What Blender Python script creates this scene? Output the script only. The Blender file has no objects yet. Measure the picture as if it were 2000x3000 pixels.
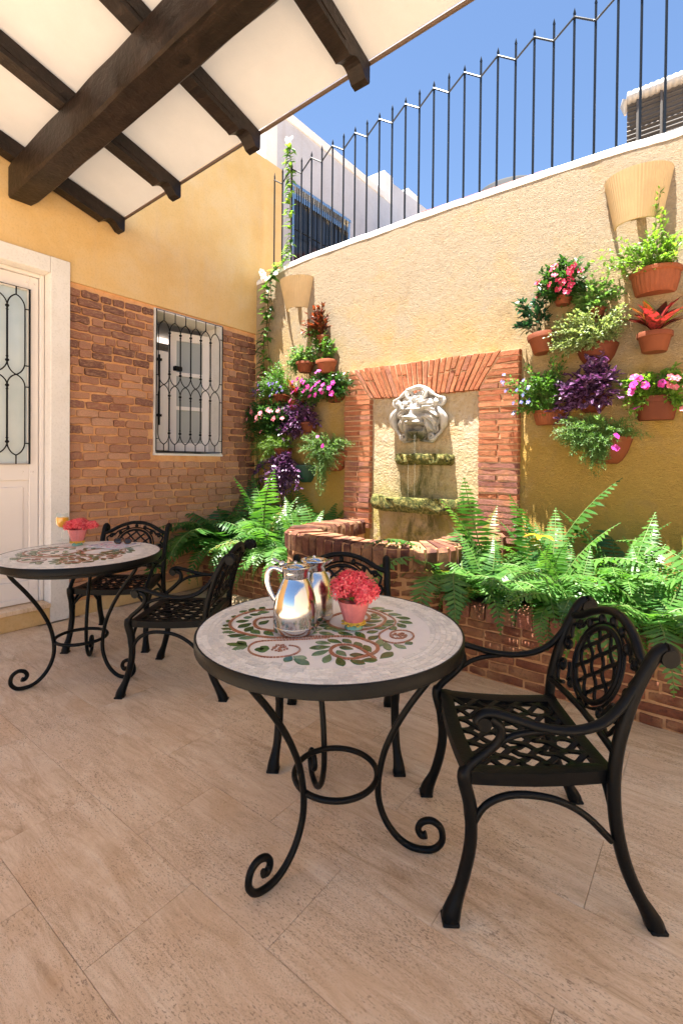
import bpy, bmesh, math, random
from math import sin, cos, pi, radians, sqrt, atan2, hypot, exp
from mathutils import Vector, Matrix, Quaternion, noise
random.seed(7)
SC = bpy.context.scene
COL = SC.collection
R_ = random.Random(11)

# ------------------------------------------------------------------ camera, sky, sun, exposure
TH, ROLL, PITCH = 0.654603, 0.009631, -0.011931
cam_d = bpy.data.cameras.new('camera')
cam = bpy.data.objects.new('camera', cam_d); COL.objects.link(cam)
_fh = Vector((-sin(TH), cos(TH), 0)); _r0 = Vector((cos(TH), sin(TH), 0)); _z = Vector((0, 0, 1))
_f = _fh*cos(PITCH) + _z*sin(PITCH); _u0 = _z*cos(PITCH) - _fh*sin(PITCH)
_r = _r0*cos(ROLL) + _u0*sin(ROLL); _u = _u0*cos(ROLL) - _r0*sin(ROLL)
m = Matrix((_r, _u, -_f)).transposed().to_4x4(); m.translation = (4.344953, -3.973665, 1.35)
cam.matrix_world = m
cam_d.sensor_fit = 'AUTO'; cam_d.sensor_width = 36.0
cam_d.lens = 1421.16/3000*36; cam_d.shift_y = -(1500-1370.29)/3000; cam_d.clip_start = 0.05; cam_d.clip_end = 500
SC.camera = cam

SUN = Vector((0.092, 0.192, -1.0)).normalized()
w = bpy.data.worlds.new('World'); SC.world = w; w.use_nodes = True
wn = w.node_tree.nodes; wl = w.node_tree.links; wn.clear()
sky = wn.new('ShaderNodeTexSky'); sky.sky_type = 'NISHITA'; sky.sun_disc = False
sky.sun_elevation = math.asin(-SUN.z); sky.sun_rotation = atan2(-SUN.x, -SUN.y)
sky.air_density = 1.0; sky.dust_density = 0.15; sky.ozone_density = 4.0; sky.altitude = 0
bg = wn.new('ShaderNodeBackground'); bg.inputs['Strength'].default_value = 0.050
wo = wn.new('ShaderNodeOutputWorld'); wl.new(sky.outputs[0], bg.inputs[0]); wl.new(bg.outputs[0], wo.inputs[0])
sd = bpy.data.lights.new('sun', 'SUN'); sd.energy = 5.0; sd.angle = radians(0.53); sd.color = (1.0, 0.955, 0.88)
so = bpy.data.objects.new('sun', sd); COL.objects.link(so); so.rotation_euler = SUN.to_track_quat('-Z', 'Y').to_euler(); so.location = (0, -3, 9)
SC.view_settings.view_transform = 'Standard'; SC.view_settings.look = 'None'
SC.view_settings.exposure = 2.36; SC.view_settings.gamma = 1.0; SC.view_settings.use_curve_mapping = False
SC.cycles.use_denoising = True
SC.cycles.max_bounces = 10; SC.cycles.diffuse_bounces = 5; SC.cycles.glossy_bounces = 4; SC.cycles.transmission_bounces = 8; SC.cycles.transparent_max_bounces = 8
SC.cycles.sample_clamp_indirect = 6.0; SC.cycles.caustics_reflective = False; SC.cycles.caustics_refractive = False

# ------------------------------------------------------------------ material helpers
class NT:
    def __init__(s, name):
        s.m = bpy.data.materials.new(name); s.m.use_nodes = True
        s.n = s.m.node_tree.nodes; s.l = s.m.node_tree.links; s.n.clear()
        s.out = s.n.new('ShaderNodeOutputMaterial')
    def N(s, typ, **kw):
        nd = s.n.new('ShaderNode'+typ)
        for k, v in kw.items():
            if k.startswith('_'): setattr(nd, k[1:], v)
            else:
                key = k.replace('__', ' ')
                if key.isdigit(): key = int(key)
                s.put(nd.inputs[key], v)
        return nd
    def put(s, sock, v):
        if isinstance(v, bpy.types.NodeSocket): s.l.new(v, sock)
        elif isinstance(v, bpy.types.Node): s.l.new(v.outputs[0], sock)
        elif isinstance(v, (tuple, list)) and len(v) == 3 and sock.type == 'RGBA': sock.default_value = (*v, 1)
        else: sock.default_value = v
    def co(s, sc=1.0, rnd=False, kind='Object'):
        tc = s.N('TexCoord'); v = tc.outputs[kind]
        if rnd:
            oi = s.N('ObjectInfo'); mu = s.N('VectorMath', _operation='SCALE'); s.put(mu.inputs[0], (17.3, 9.1, 5.7)); s.put(mu.inputs['Scale'], oi.outputs['Random'])
            ad = s.N('VectorMath', _operation='ADD'); s.put(ad.inputs[0], v); s.put(ad.inputs[1], mu); v = ad.outputs[0]
        if sc != 1.0:
            mp = s.N('Mapping'); s.put(mp.inputs[0], v)
            mp.inputs['Scale'].default_value = sc if isinstance(sc, tuple) else (sc,)*3
            v = mp.outputs[0]
        return v
    def noise(s, v, scale, detail=5, rough=.6, dist=0., out=0):
        nd = s.N('TexNoise'); s.put(nd.inputs['Vector'], v); nd.inputs['Scale'].default_value = scale
        nd.inputs['Detail'].default_value = detail; nd.inputs['Roughness'].default_value = rough; nd.inputs['Distortion'].default_value = dist
        return nd.outputs[out]
    def ramp(s, fac, stops):
        nd = s.N('ValToRGB'); s.put(nd.inputs[0], fac); cr = nd.color_ramp
        while len(cr.elements) < len(stops): cr.elements.new(.5)
        for e, (p, c) in zip(cr.elements, stops):
            e.position = p; e.color = (*c, 1) if not isinstance(c, (int, float)) else (c, c, c, 1)
        return nd.outputs[0]
    def mix(s, fac, a, b, mode='MIX'):
        nd = s.N('MixRGB', _blend_type=mode); s.put(nd.inputs[0], fac); s.put(nd.inputs[1], a); s.put(nd.inputs[2], b); return nd.outputs[0]
    def math(s, op, a, b=0.):
        nd = s.N('Math', _operation=op); s.put(nd.inputs[0], a); s.put(nd.inputs[1], b); return nd.outputs[0]
    def bump(s, h, strength=.3, dist=.01, nrm=None):
        nd = s.N('Bump'); s.put(nd.inputs['Height'], h); nd.inputs['Strength'].default_value = strength; nd.inputs['Distance'].default_value = dist
        if nrm is not None: s.put(nd.inputs['Normal'], nrm)
        return nd.outputs[0]
    def pbsdf(s, color, rough=.7, metal=0., nrm=None, spec=.5, **kw):
        nd = s.N('BsdfPrincipled'); s.put(nd.inputs['Base Color'], color); s.put(nd.inputs['Roughness'], rough); s.put(nd.inputs['Metallic'], metal)
        s.put(nd.inputs['Specular IOR Level'], spec)
        if nrm is not None: s.put(nd.inputs['Normal'], nrm)
        for k, v in kw.items(): s.put(nd.inputs[k.replace('__', ' ')], v)
        return nd.outputs[0]
    def end(s, sh): s.l.new(sh, s.out.inputs[0]); return s.m

M = {}
def simple(name, col, rough=.6, metal=0., spec=.5, nscale=None, namt=.15, bump=0., bscale=60., **kw):
    t = NT(name); c = col
    if nscale:
        f = t.noise(t.co(rnd=True), nscale, 6, .65)
        c = t.mix(f, tuple(x*(1-namt*1.6) for x in col), tuple(min(1, x*(1+namt)) for x in col))
    nr = t.bump(t.noise(t.co(), bscale, 4), bump, .004) if bump else None
    M[name] = t.end(t.pbsdf(c, rough, metal, nr, spec, **kw)); return M[name]

def leafmat(name, col, col2, trans=.45, rough=.38, vein=None, tcol=None):
    t = NT(name); g = t.N('NewGeometry'); oi = t.N('ObjectInfo')
    f = t.math('FRACT', t.math('ADD', g.outputs['Random Per Island'], oi.outputs['Random']))
    c = t.mix(f, col, col2)
    if vein: c = t.mix(t.ramp(t.noise(t.co(), vein[1], 3, .6, 1.), [(.42, 0), (.6, 1)]), c, vein[0])
    p = t.pbsdf(c, rough, 0, None, .45)
    tr = t.N('BsdfTranslucent'); t.put(tr.inputs[0], t.mix(1., c, tcol or (1.5, 1.6, .75), 'MULTIPLY'))
    mx = t.N('MixShader'); mx.inputs[0].default_value = trans; t.l.new(p, mx.inputs[1]); t.l.new(tr.outputs[0], mx.inputs[2])
    M[name] = t.end(mx.outputs[0]); return M[name]

def brickmat(name, dark=.45, island=False, patch=(.30, .17, .10), grit=1.):
    t = NT(name); v = t.co(rnd=True); oi = t.N('ObjectInfo'); c0 = oi.outputs['Color']
    if island:
        g = t.N('NewGeometry'); c0 = t.mix(g.outputs['Random Per Island'], (.42, .20, .12), (.20, .09, .06))
    n1 = t.noise(v, 14, 6, .7); n2 = t.noise(v, 55, 5, .75); n3 = t.noise(v, 5, 3, .6)
    c = t.mix(t.ramp(n1, [(.35, 0), (.68, 1)]), c0, t.mix(1., c0, (.62, .55, .55), 'MULTIPLY'))
    c = t.mix(t.ramp(n3, [(.46, 0), (.66, .75)]), c, patch)
    c = t.mix(t.ramp(n2, [(.30, .75), (.46, 0)]), c, (.05, .028, .02))
    b = t.bump(t.math('ADD', n2, t.math('MULTIPLY', n1, 1.4)), .75*grit, .007)
    M[name] = t.end(t.pbsdf(c, .88, 0, b, .25)); return M[name]

# ------------------------------------------------------------------ mesh helpers
class MB:
    def __init__(s): s.v = []; s.f = []; s.mi = []
    def add(s, vs, fs, mi=0):
        o = len(s.v); s.v += [tuple(p) for p in vs]; s.f += [tuple(o+i for i in q) for q in fs]; s.mi += [mi]*len(fs)
    def box(s, c, d, rz=0., mi=0, bev=0., jit=0.):
        x, y, z = d[0]/2, d[1]/2, d[2]/2; ca, sa = cos(rz), sin(rz)
        def P(a, b, e): return (c[0]+a*ca-b*sa, c[1]+a*sa+b*ca, c[2]+e)
        if not bev:
            s.add([P(i*x, j*y, k*z) for k in (-1, 1) for j in (-1, 1) for i in (-1, 1)], [(0, 2, 3, 1), (4, 5, 7, 6), (0, 1, 5, 4), (2, 6, 7, 3), (0, 4, 6, 2), (1, 3, 7, 5)], mi); return
        b = bev; vs = []; idx = {}
        def J(): return R_.uniform(-jit, jit) if jit else 0.
        for k in (-1, 1):
            for j in (-1, 1):
                for i in (-1, 1):
                    jx, jy, jz = J(), J(), J()
                    for ax in range(3):
                        q = [i*(x-b)+jx, j*(y-b)+jy, k*(z-b)+jz]; q[ax] += (i, j, k)[ax]*b
                        idx[(i, j, k, ax)] = len(vs); vs.append(P(*q))
        fs = []
        for ax in range(3):
            o = [a for a in range(3) if a != ax]
            for sg in (-1, 1):
                def key(a, e):
                    t = [0]*3; t[ax] = sg; t[o[0]] = a; t[o[1]] = e; return idx[(*t, ax)]
                q = [key(-1, -1), key(1, -1), key(1, 1), key(-1, 1)]
                if (sg > 0) == (ax == 1): q.reverse()
                fs.append(q)
        for ax in range(3):
            o = [a for a in range(3) if a != ax]
            for a in (-1, 1):
                for e in (-1, 1):
                    def key(sg, wh):
                        t = [0]*3; t[ax] = sg; t[o[0]] = a; t[o[1]] = e; return idx[(*t, o[wh])]
                    fs.append([key(-1, 0), key(1, 0), key(1, 1), key(-1, 1)])
        for i in (-1, 1):
            for j in (-1, 1):
                for k in (-1, 1): fs.append([idx[(i, j, k, a)] for a in range(3)])
        s.add(vs, fs, mi)
    def prism(s, poly, ax, a, b, mi=0, cham=0.):
        # poly: list of 2d points; extruded along axis ax from a to b.  ax 0: (y,z) 1: (x,z) 2: (x,y)
        def P(p, t):
            return {0: (t, p[0], p[1]), 1: (p[0], t, p[1]), 2: (p[0], p[1], t)}[ax]
        n = len(poly); vs = [P(p, a) for p in poly]+[P(p, b) for p in poly]
        fs = [tuple(range(n)), tuple(range(2*n-1, n-1, -1))]+[(i, n+i, n+(i+1) % n, (i+1) % n) for i in range(n)]
        s.add(vs, fs, mi)
    def tube(s, pts, r, n=8, closed=False, mi=0, cap=True, flat=1.0, up=None, rot=0.):
        pts = [Vector(p) for p in pts]; m_ = len(pts)
        if not hasattr(r, '__len__'): r = [r]*m_
        tg = []
        for i in range(m_):
            a = pts[(i-1) % m_] if (closed or i > 0) else pts[0]; b = pts[(i+1) % m_] if (closed or i < m_-1) else pts[-1]
            d = (b-a); tg.append(d.normalized() if d.length > 1e-9 else Vector((0, 0, 1)))
        u = Vector(up) if up is not None else (Vector((0, 0, 1)) if abs(tg[0].z) < .9 else Vector((1, 0, 0)))
        vs = []; o = []
        for i in range(m_):
            if up is not None: u = Vector(up)
            sd_ = tg[i].cross(u)
            if sd_.length < 1e-6: sd_ = tg[i].cross(Vector((.3, .5, .8)))
            sd_.normalize(); nu = sd_.cross(tg[i]); u = nu
            for k in range(n):
                a = 2*pi*k/n+rot; vs.append(pts[i]+sd_*(cos(a)*r[i])+nu*(sin(a)*r[i]*flat))
        fs = []
        rg = m_ if closed else m_-1
        for i in range(rg):
            j = (i+1) % m_
            for k in range(n): fs.append((i*n+k, i*n+(k+1) % n, j*n+(k+1) % n, j*n+k))
        if cap and not closed: fs += [tuple(range(n-1, -1, -1)), tuple((m_-1)*n+k for k in range(n))]
        s.add(vs, fs, mi)
    def lathe(s, prof, n=24, c=(0, 0, 0), mi=0, a0=0., a1=2*pi, sx=1., sy=1., flute=None):
        full = abs(a1-a0-2*pi) < 1e-6; k_ = n if full else n+1; vs = []
        for (r, z) in prof:
            for k in range(k_):
                a = a0+(a1-a0)*k/n; rr = r*(1+(flute[1]*abs(sin(flute[0]*a/2)) if flute else 0))
                vs.append((c[0]+rr*cos(a)*sx, c[1]+rr*sin(a)*sy, c[2]+z))
        fs = []
        for i in range(len(prof)-1):
            for k in range(n):
                k2 = (k+1) % k_; fs.append((i*k_+k, i*k_+k2, (i+1)*k_+k2, (i+1)*k_+k))
        s.add(vs, fs, mi)
    def ball(s, c, r, n=8, mi=0, sz=1.):
        pr = [(max(1e-4, r*sin(pi*i/n)), -r*cos(pi*i/n)*sz) for i in range(n+1)]
        s.lathe(pr, n+2, c, mi)
    def build(s, name, mats, parent=None, smooth=None, mesh_only=False):
        me = bpy.data.meshes.new(name); me.from_pydata(s.v, [], s.f)
        if not isinstance(mats, (list, tuple)): mats = [mats]
        for mm in mats: me.materials.append(mm)
        if len(mats) > 1: me.polygons.foreach_set('material_index', s.mi)
        if smooth is not None:
            me.polygons.foreach_set('use_smooth', [True]*len(me.polygons))
            if smooth < 179:
                me.set_sharp_from_angle(angle=radians(smooth))
        me.update()
        if mesh_only: return me
        return link(name, me, parent)
def link(name, me, parent=None, loc=None, rot=None, scale=None, color=None):
    o = bpy.data.objects.new(name, me); COL.objects.link(o)
    if parent is not None: o.parent = parent
    if loc is not None: o.location = loc
    if rot is not None: o.rotation_euler = rot
    if scale is not None: o.scale = scale
    if color is not None: o.color = (*color, 1)
    return o
def thing(name, label, cat, loc=(0, 0, 0), rz=0., group=None):
    o = bpy.data.objects.new(name, None); COL.objects.link(o); o.empty_display_size = .1
    o.location = loc; o.rotation_euler = (0, 0, rz); o['label'] = label; o['category'] = cat
    if group: o['group'] = group
    return o
def copy_tree(o, parent=None):
    c = o.copy(); COL.objects.link(c)
    if parent is not None: c.parent = parent
    for ch in [x for x in KIDS.get(o, o.children)]: copy_tree(ch, c)
    return c
KIDS = {}
def stuff(o): o['kind'] = 'stuff'; return o
def catmull(pts, k=6, closed=False):
    pts = [Vector(p) for p in pts]; out = []; n = len(pts)
    for i in range(n if closed else n-1):
        g = (lambda j: pts[j % n]) if closed else (lambda j: pts[min(max(j, 0), n-1)])
        p0, p1, p2, p3 = g(i-1), g(i), g(i+1), g(i+2)
        for q in range(k):
            t = q/k; out.append(.5*((2*p1)+(p2-p0)*t+(2*p0-5*p1+4*p2-p3)*t*t+(3*p1-p0-3*p2+p3)*t*t*t))
    if not closed: out.append(pts[-1])
    return out
def lerp(a, b, t): return a+(b-a)*t
def rc(a, b, rng=R_): t = rng.random(); return tuple(lerp(a[i], b[i], t) for i in range(3))
MOS_VINE=[[(-0.119,0.019),(-0.105,0.043),(-0.062,0.009),(-0.035,-0.049),(-0.035,-0.096),(-0.062,-0.147),(-0.138,-0.169),(-0.184,-0.176),(-0.231,-0.151),(-0.258,-0.106),(-0.235,-0.064),(-0.2,-0.023)],[(-0.306,0.003),(-0.341,-0.052),(-0.343,-0.116),(-0.324,-0.171),(-0.293,-0.212),(-0.248,-0.239),(-0.196,-0.246),(-0.137,-0.236),(-0.075,-0.21),(-0.034,-0.177),(0.009,-0.131),(0.056,-0.089),(0.105,-0.049),(0.145,-0.032),(0.19,-0.035),(0.229,-0.047),(0.253,-0.077),(0.259,-0.112),(0.249,-0.15),(0.23,-0.188),(0.197,-0.2),(0.161,-0.191),(0.139,-0.17),(0.131,-0.135),(0.148,-0.108),(0.179,-0.099),(0.222,-0.11),(0.288,-0.141)],[(-0.306,0.003),(-0.267,0.048),(-0.227,0.068)],[(-0.033,0.226),(0.037,0.232),(0.096,0.206),(0.124,0.171),(0.138,0.117),(0.125,0.065),(0.087,0.013),(0.03,-0.002),(-0.017,0.012),(-0.048,0.05),(-0.063,0.101),(-0.053,0.158),(-0.016,0.201),(0.039,0.184),(0.067,0.143),(0.062,0.088)]]
MOS_THIN=[[(0.071,-0.092),(0.016,-0.155),(-0.046,-0.217),(-0.081,-0.254),(-0.089,-0.287),(-0.07,-0.322),(-0.037,-0.343),(0.005,-0.344),(0.04,-0.326),(0.067,-0.293),(0.075,-0.26),(0.064,-0.23),(0.038,-0.218),(0.012,-0.227)],[(-0.041,0.259),(0.036,0.256),(0.109,0.229),(0.153,0.195),(0.175,0.147),(0.176,0.086),(0.18,0.049),(0.198,0.016),(0.223,0.0),(0.259,-0.0),(0.282,0.021),(0.292,0.065),(0.281,0.103),(0.252,0.128),(0.219,0.121),(0.206,0.09),(0.215,0.059),(0.238,0.04),(0.263,0.054),(0.264,0.079)]]
MOS_SPOT=[(0.006,-0.26),(0.242,0.071),(-0.175,0.177)]
MOS_LEAF=[(-0.369,-0.1,-0.363,-0.065),(-0.366,-0.033,-0.339,-0.076),(-0.347,0.004,-0.335,-0.029),(-0.352,-0.154,-0.331,-0.142),(-0.327,-0.201,-0.313,-0.189),(-0.3,-0.235,-0.276,-0.228),(-0.274,-0.262,-0.241,-0.243),(-0.243,-0.282,-0.21,-0.256),(-0.202,-0.293,-0.162,-0.251),(-0.155,-0.282,-0.12,-0.238),(-0.315,-0.093,-0.29,-0.063),(-0.313,-0.054,-0.284,-0.023),(-0.292,-0.179,-0.268,-0.144),(-0.242,-0.213,-0.239,-0.157),(-0.193,-0.224,-0.209,-0.176),(-0.182,-0.205,-0.133,-0.214),(-0.21,-0.145,-0.213,-0.094),(-0.306,-0.133,-0.29,-0.106),(-0.137,-0.188,-0.086,-0.195),(-0.146,-0.341,-0.084,-0.312),(-0.136,-0.308,-0.09,-0.31),(-0.097,-0.36,-0.083,-0.315),(-0.044,-0.317,-0.024,-0.296),(-0.046,-0.291,-0.012,-0.287),(-0.026,-0.319,-0.012,-0.293),(0.091,-0.322,0.08,-0.283),(0.123,-0.27,0.084,-0.284),(0.155,-0.296,0.097,-0.295),(0.065,-0.15,0.107,-0.129),(0.082,-0.109,0.132,-0.103),(0.083,-0.198,0.123,-0.151),(0.124,-0.236,0.137,-0.176),(0.184,-0.254,0.161,-0.199),(0.118,-0.076,0.16,-0.086),(0.166,-0.072,0.206,-0.099),(0.151,-0.135,0.192,-0.122),(0.203,-0.077,0.248,-0.105),(0.163,-0.166,0.209,-0.18),(0.213,-0.164,0.246,-0.138),(0.238,-0.239,0.192,-0.204),(0.279,-0.191,0.235,-0.199),(0.293,-0.148,0.26,-0.179),(0.301,-0.071,0.296,-0.131),(0.28,-0.055,0.236,-0.007),(0.314,-0.012,0.268,-0.007),(0.308,0.043,0.295,0.018),(0.24,-0.047,0.209,0.007),(0.182,-0.02,0.188,0.027),(0.142,0.029,0.163,0.065),(0.113,0.005,0.171,-0.024),(0.067,-0.033,0.119,-0.023),(0.016,-0.074,0.068,-0.061),(-0.017,-0.101,0.01,-0.079),(-0.039,-0.157,-0.011,-0.121),(-0.029,-0.07,0.0,-0.041),(0.0,0.272,0.038,0.306),(0.041,0.266,0.084,0.296),(0.092,0.252,0.137,0.271),(0.179,0.25,0.13,0.235),(0.21,0.212,0.16,0.201),(0.214,0.158,0.171,0.176),(0.189,0.107,0.186,0.145),(0.043,0.212,0.07,0.185),(0.079,0.124,0.113,0.167),(0.082,0.195,0.064,0.157),(0.082,0.078,0.122,0.115),(0.147,0.19,0.131,0.155),(0.14,0.123,0.166,0.162),(0.14,0.081,0.166,0.114),(-0.118,0.131,-0.078,0.105),(-0.11,0.063,-0.062,0.061),(-0.066,0.028,-0.027,0.015),(-0.033,-0.018,0.002,0.006),(0.001,-0.032,0.037,-0.003),(0.036,-0.028,0.07,-0.001),(-0.153,0.101,-0.12,0.071),(-0.246,0.025,-0.24,-0.007),(-0.19,0.046,-0.187,0.006),(-0.153,-0.031,-0.106,-0.049),(-0.187,-0.071,-0.14,-0.088),(-0.146,-0.114,-0.107,-0.114),(-0.078,-0.08,-0.083,-0.041)]
# ------------------------------------------------------------------ materials
def plaster(name, cols, stain, sc=1., bump=.5, streak=True, ztone=None, swirl=True):
    t = NT(name); v = t.co()
    n1 = t.noise(v, 1.3*sc, 6, .62, .6); n2 = t.noise(v, 5*sc, 5, .6, .3); n3 = t.noise(v, 60, 3, .7)
    f = t.math('ADD', t.math('MULTIPLY', n1, .65), t.math('MULTIPLY', n2, .35))
    if ztone:
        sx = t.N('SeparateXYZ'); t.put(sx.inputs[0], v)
        zz = t.math('MULTIPLY', t.math('SUBTRACT', sx.outputs[2], ztone[0]), ztone[1])
        f = t.math('ADD', f, t.math('MINIMUM', t.math('MAXIMUM', zz, -ztone[2]), ztone[2]))
    c = t.ramp(f, [(.30, cols[0]), (.50, cols[1]), (.68, cols[2])])
    if streak:
        vs = t.co((7., 7., .7)); ns = t.noise(vs, 1.2, 5, .6)
        c = t.mix(t.ramp(ns, [(.52, 0), (.74, .5)]), c, stain)
    c = t.mix(t.ramp(t.noise(v, 2.6*sc, 6, .7, .8), [(.55, 0), (.75, .55)]), c, stain)
    c = t.mix(t.ramp(n3, [(.3, .25), (.5, 0)]), c, tuple(x*.55 for x in cols[0]))
    h = t.noise(v, 26, 6, .62)
    if swirl:
        h2 = t.noise(t.co((9, 9, 30)), 3.2, 4, .6, 2.2); h = t.math('ADD', t.math('MULTIPLY', h, .6), t.math('MULTIPLY', h2, .8))
        h = t.math('ADD', h, t.math('MULTIPLY', t.noise(v, 90, 3, .6), .35))
    nr = t.bump(h, bump, .006 if not swirl else .022)
    M[name] = t.end(t.pbsdf(c, .92, 0, nr, .15)); return M[name]

plaster('ochre_plaster', [(.63, .385, .135), (.69, .465, .205), (.70, .515, .28)], (.61, .43, .24), 1., .38, True, (3.0, .02, .06), False)
plaster('garden_plaster', [(.50, .32, .085), (.475, .345, .175), (.43, .35, .245)], (.31, .215, .12), 1., 1.0, False, (2.25, .22, .22), True)  # beige upper wall: faded paint plus grazing sunlight put into the colour
plaster('panel_plaster', [(.40, .25, .085), (.56, .41, .22), (.60, .49, .33)], (.24, .19, .07), 2.6, 1.0, True, (1.5, .22, .12), True)
plaster('white_plaster', [(.70, .66, .60), (.76, .73, .69), (.80, .78, .75)], (.66, .60, .53), 1., .25, False, None, False)
plaster('coping_paint', [(.74, .71, .65), (.78, .76, .72), (.80, .79, .77)], (.60, .52, .42), 1., .25, False, None, False)
plaster('neighbour_paint', [(.43, .43, .46), (.49, .49, .52), (.53, .53, .555)], (.42, .39, .39), .7, .12, True, None, False)
plaster('orange_mortar', [(.64, .30, .115), (.72, .39, .18), (.74, .46, .25)], (.54, .31, .17), 3., .7, False, None, False)
plaster('pale_mortar', [(.52, .30, .16), (.62, .42, .26), (.66, .48, .33)], (.40, .26, .13), 3., .7, False, None, False)
plaster('brown_mortar', [(.40, .20, .08), (.52, .29, .14), (.58, .36, .20)], (.25, .14, .07), 4., .8, False, None, False)
plaster('skirting_paint', [(.55, .34, .13), (.62, .42, .19), (.66, .48, .26)], (.50, .33, .17), 2., .2, False, None, False)
def panel():
    t = NT('panel_stained'); v = t.co(); n1 = t.noise(v, 3.2, 7, .68, .8); n2 = t.noise(v, 11, 6, .7); n3 = t.noise(v, 45, 4, .65)
    c = t.ramp(t.math('ADD', t.math('MULTIPLY', n1, .6), t.math('MULTIPLY', n2, .4)), [(.34, (.38, .27, .13)), (.48, (.47, .37, .23)), (.62, (.52, .45, .35))])
    sx = t.N('SeparateXYZ'); t.put(sx.inputs[0], v); x, z = sx.outputs[0], sx.outputs[2]
    low = t.ramp(z, [(.0, 1.), (1., 1.)]); lo = t.math('MAXIMUM', t.math('MULTIPLY', t.math('SUBTRACT', 1.62, z), 1.1), 0.)
    c = t.mix(t.math('MINIMUM', t.math('MULTIPLY', lo, t.ramp(n1, [(.40, 0), (.62, 1)])), .8), c, (.34, .27, .045))
    cen = t.ramp(t.math('ABSOLUTE', x), [(.10, 1), (.36, 0)])
    wet = t.math('MULTIPLY', t.math('MULTIPLY', cen, t.ramp(t.noise(t.co((1, 1, .45)), 7, 6, .7, .6), [(.44, 0), (.60, 1)])), t.math('MINIMUM', t.math('MULTIPLY', lo, 3.), 1.))
    c = t.mix(t.math('MULTIPLY', wet, .85), c, (.055, .065, .018))
    c = t.mix(t.ramp(n3, [(.3, .5), (.44, 0)]), c, (.16, .11, .05))
    h = t.math('ADD', t.math('MULTIPLY', n2, .7), t.math('MULTIPLY', n3, .4))
    M['panel_stained'] = t.end(t.pbsdf(c, .85, 0, t.bump(h, 1., .03), .2))
panel()
brickmat('wall_brick', patch=(.46, .27, .16)); brickmat('wall_brick_mass', island=True)
brickmat('fountain_brick', patch=(.40, .175, .085)); brickmat('pool_brick', patch=(.36, .20, .10), grit=1.2); brickmat('pool_brick_mass', island=True)
simple('white_paint', (.74, .70, .665), .45, 0, .5, 3., .05, .06, 30.)
simple('door_paint', (.76, .71, .67), .4, 0, .5, 2., .05)
simple('black_iron', (.0028, .0034, .0040), .42, .0, .15, 40., .3, .25, 120.)
simple('rail_paint', (.006, .008, .010), .35, .0, .35, 30., .3, .15, 90.)
simple('sconce_clay', (.62, .46, .25), .9, 0, .2, 12., .12, .35, 220.)
simple('dark_wood_end', (.030, .018, .013), .45, 0, .4)
simple('terracotta', (.21, .058, .024), .75, 0, .3, 18., .18, .25, 120.)
simple('pale_terracotta', (.28, .085, .036), .8, 0, .3, 18., .2, .25, 120.)
simple('dark_terracotta', (.15, .038, .017), .7, 0, .3, 18., .18, .2, 120.)
simple('green_pot', (.012, .06, .045), .5, 0, .5, 10., .2)
simple('soil', (.035, .022, .014), 1., 0, .1, 40., .5, .8, 90.)
simple('stem_green', (.10, .16, .035), .6); simple('stem_brown', (.11, .07, .03), .8); simple('stem_purple', (.10, .03, .06), .7)
simple('dark_metal_sheet', (.095, .080, .068), .6, .2, .4, 6., .2)
simple('pale_metal_sheet', (.50, .46, .41), .5, .2, .5, 8., .2)
simple('tank_plastic', (.014, .016, .02), .8, 0, .5, 3., .2); simple('lid_plastic', (.012, .013, .015), .45)
simple('red_paint', (.30, .06, .045), .6, 0, .4, 8., .2)
simple('cord', (.02, .02, .02), .8)
simple('room_paint', (.55, .55, .55), .7); simple('ceramic_white', (.82, .82, .82), .2, 0, .6)
simple('polished_steel', (.60, .59, .58), .13, 1.0); simple('satin_steel', (.62, .61, .58), .20, 1.0)
simple('pink_glass', (.72, .22, .21), .18, 0, .6, 30., .25); simple('green_glass', (.20, .45, .33), .15, 0, .6); simple('yellow_lace', (.75, .47, .06), .8, 0, .2, 60., .3, .4)
simple('cream_grout', (.80, .74, .66), .5, 0, .4, 20., .06)
simple('juice', (.95, .42, .02), .3); simple('paper', (.78, .75, .72), .5); simple('paper_edge', (.70, .68, .66), .8)

def glassmat(name, tint=(1, 1, 1), rough=0.):
    t = NT(name); g = t.N('BsdfGlossy'); t.put(g.inputs[0], (1, 1, 1)); g.inputs['Roughness'].default_value = rough
    tr = t.N('BsdfTransparent'); t.put(tr.inputs[0], tint); fr = t.N('LayerWeight'); fr.inputs[0].default_value = .5
    mx = t.N('MixShader'); t.put(mx.inputs[0], t.math('ADD', t.math('MULTIPLY', t.math('POWER', fr.outputs[1], 3.), .45), .04)); t.l.new(tr.outputs[0], mx.inputs[1]); t.l.new(g.outputs[0], mx.inputs[2])
    M[name] = t.end(mx.outputs[0])
glassmat('clear_glass', (.95, .97, .97))
simple('window_glass', (.34, .36, .35), .22, 0, .35)
def frosted():
    t = NT('frosted_glass'); v = t.co()
    c = t.mix(t.noise(v, 4, 4, .5), (.40, .50, .52), (.62, .70, .71))
    M['frosted_glass'] = t.end(t.pbsdf(c, .16, 0, t.bump(t.noise(v, 140, 3), .12, .002), .9))
frosted()
t = NT('dark_pane'); M['dark_pane'] = t.end(t.pbsdf((.03, .035, .042), .06, 0, None, .7))

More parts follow.
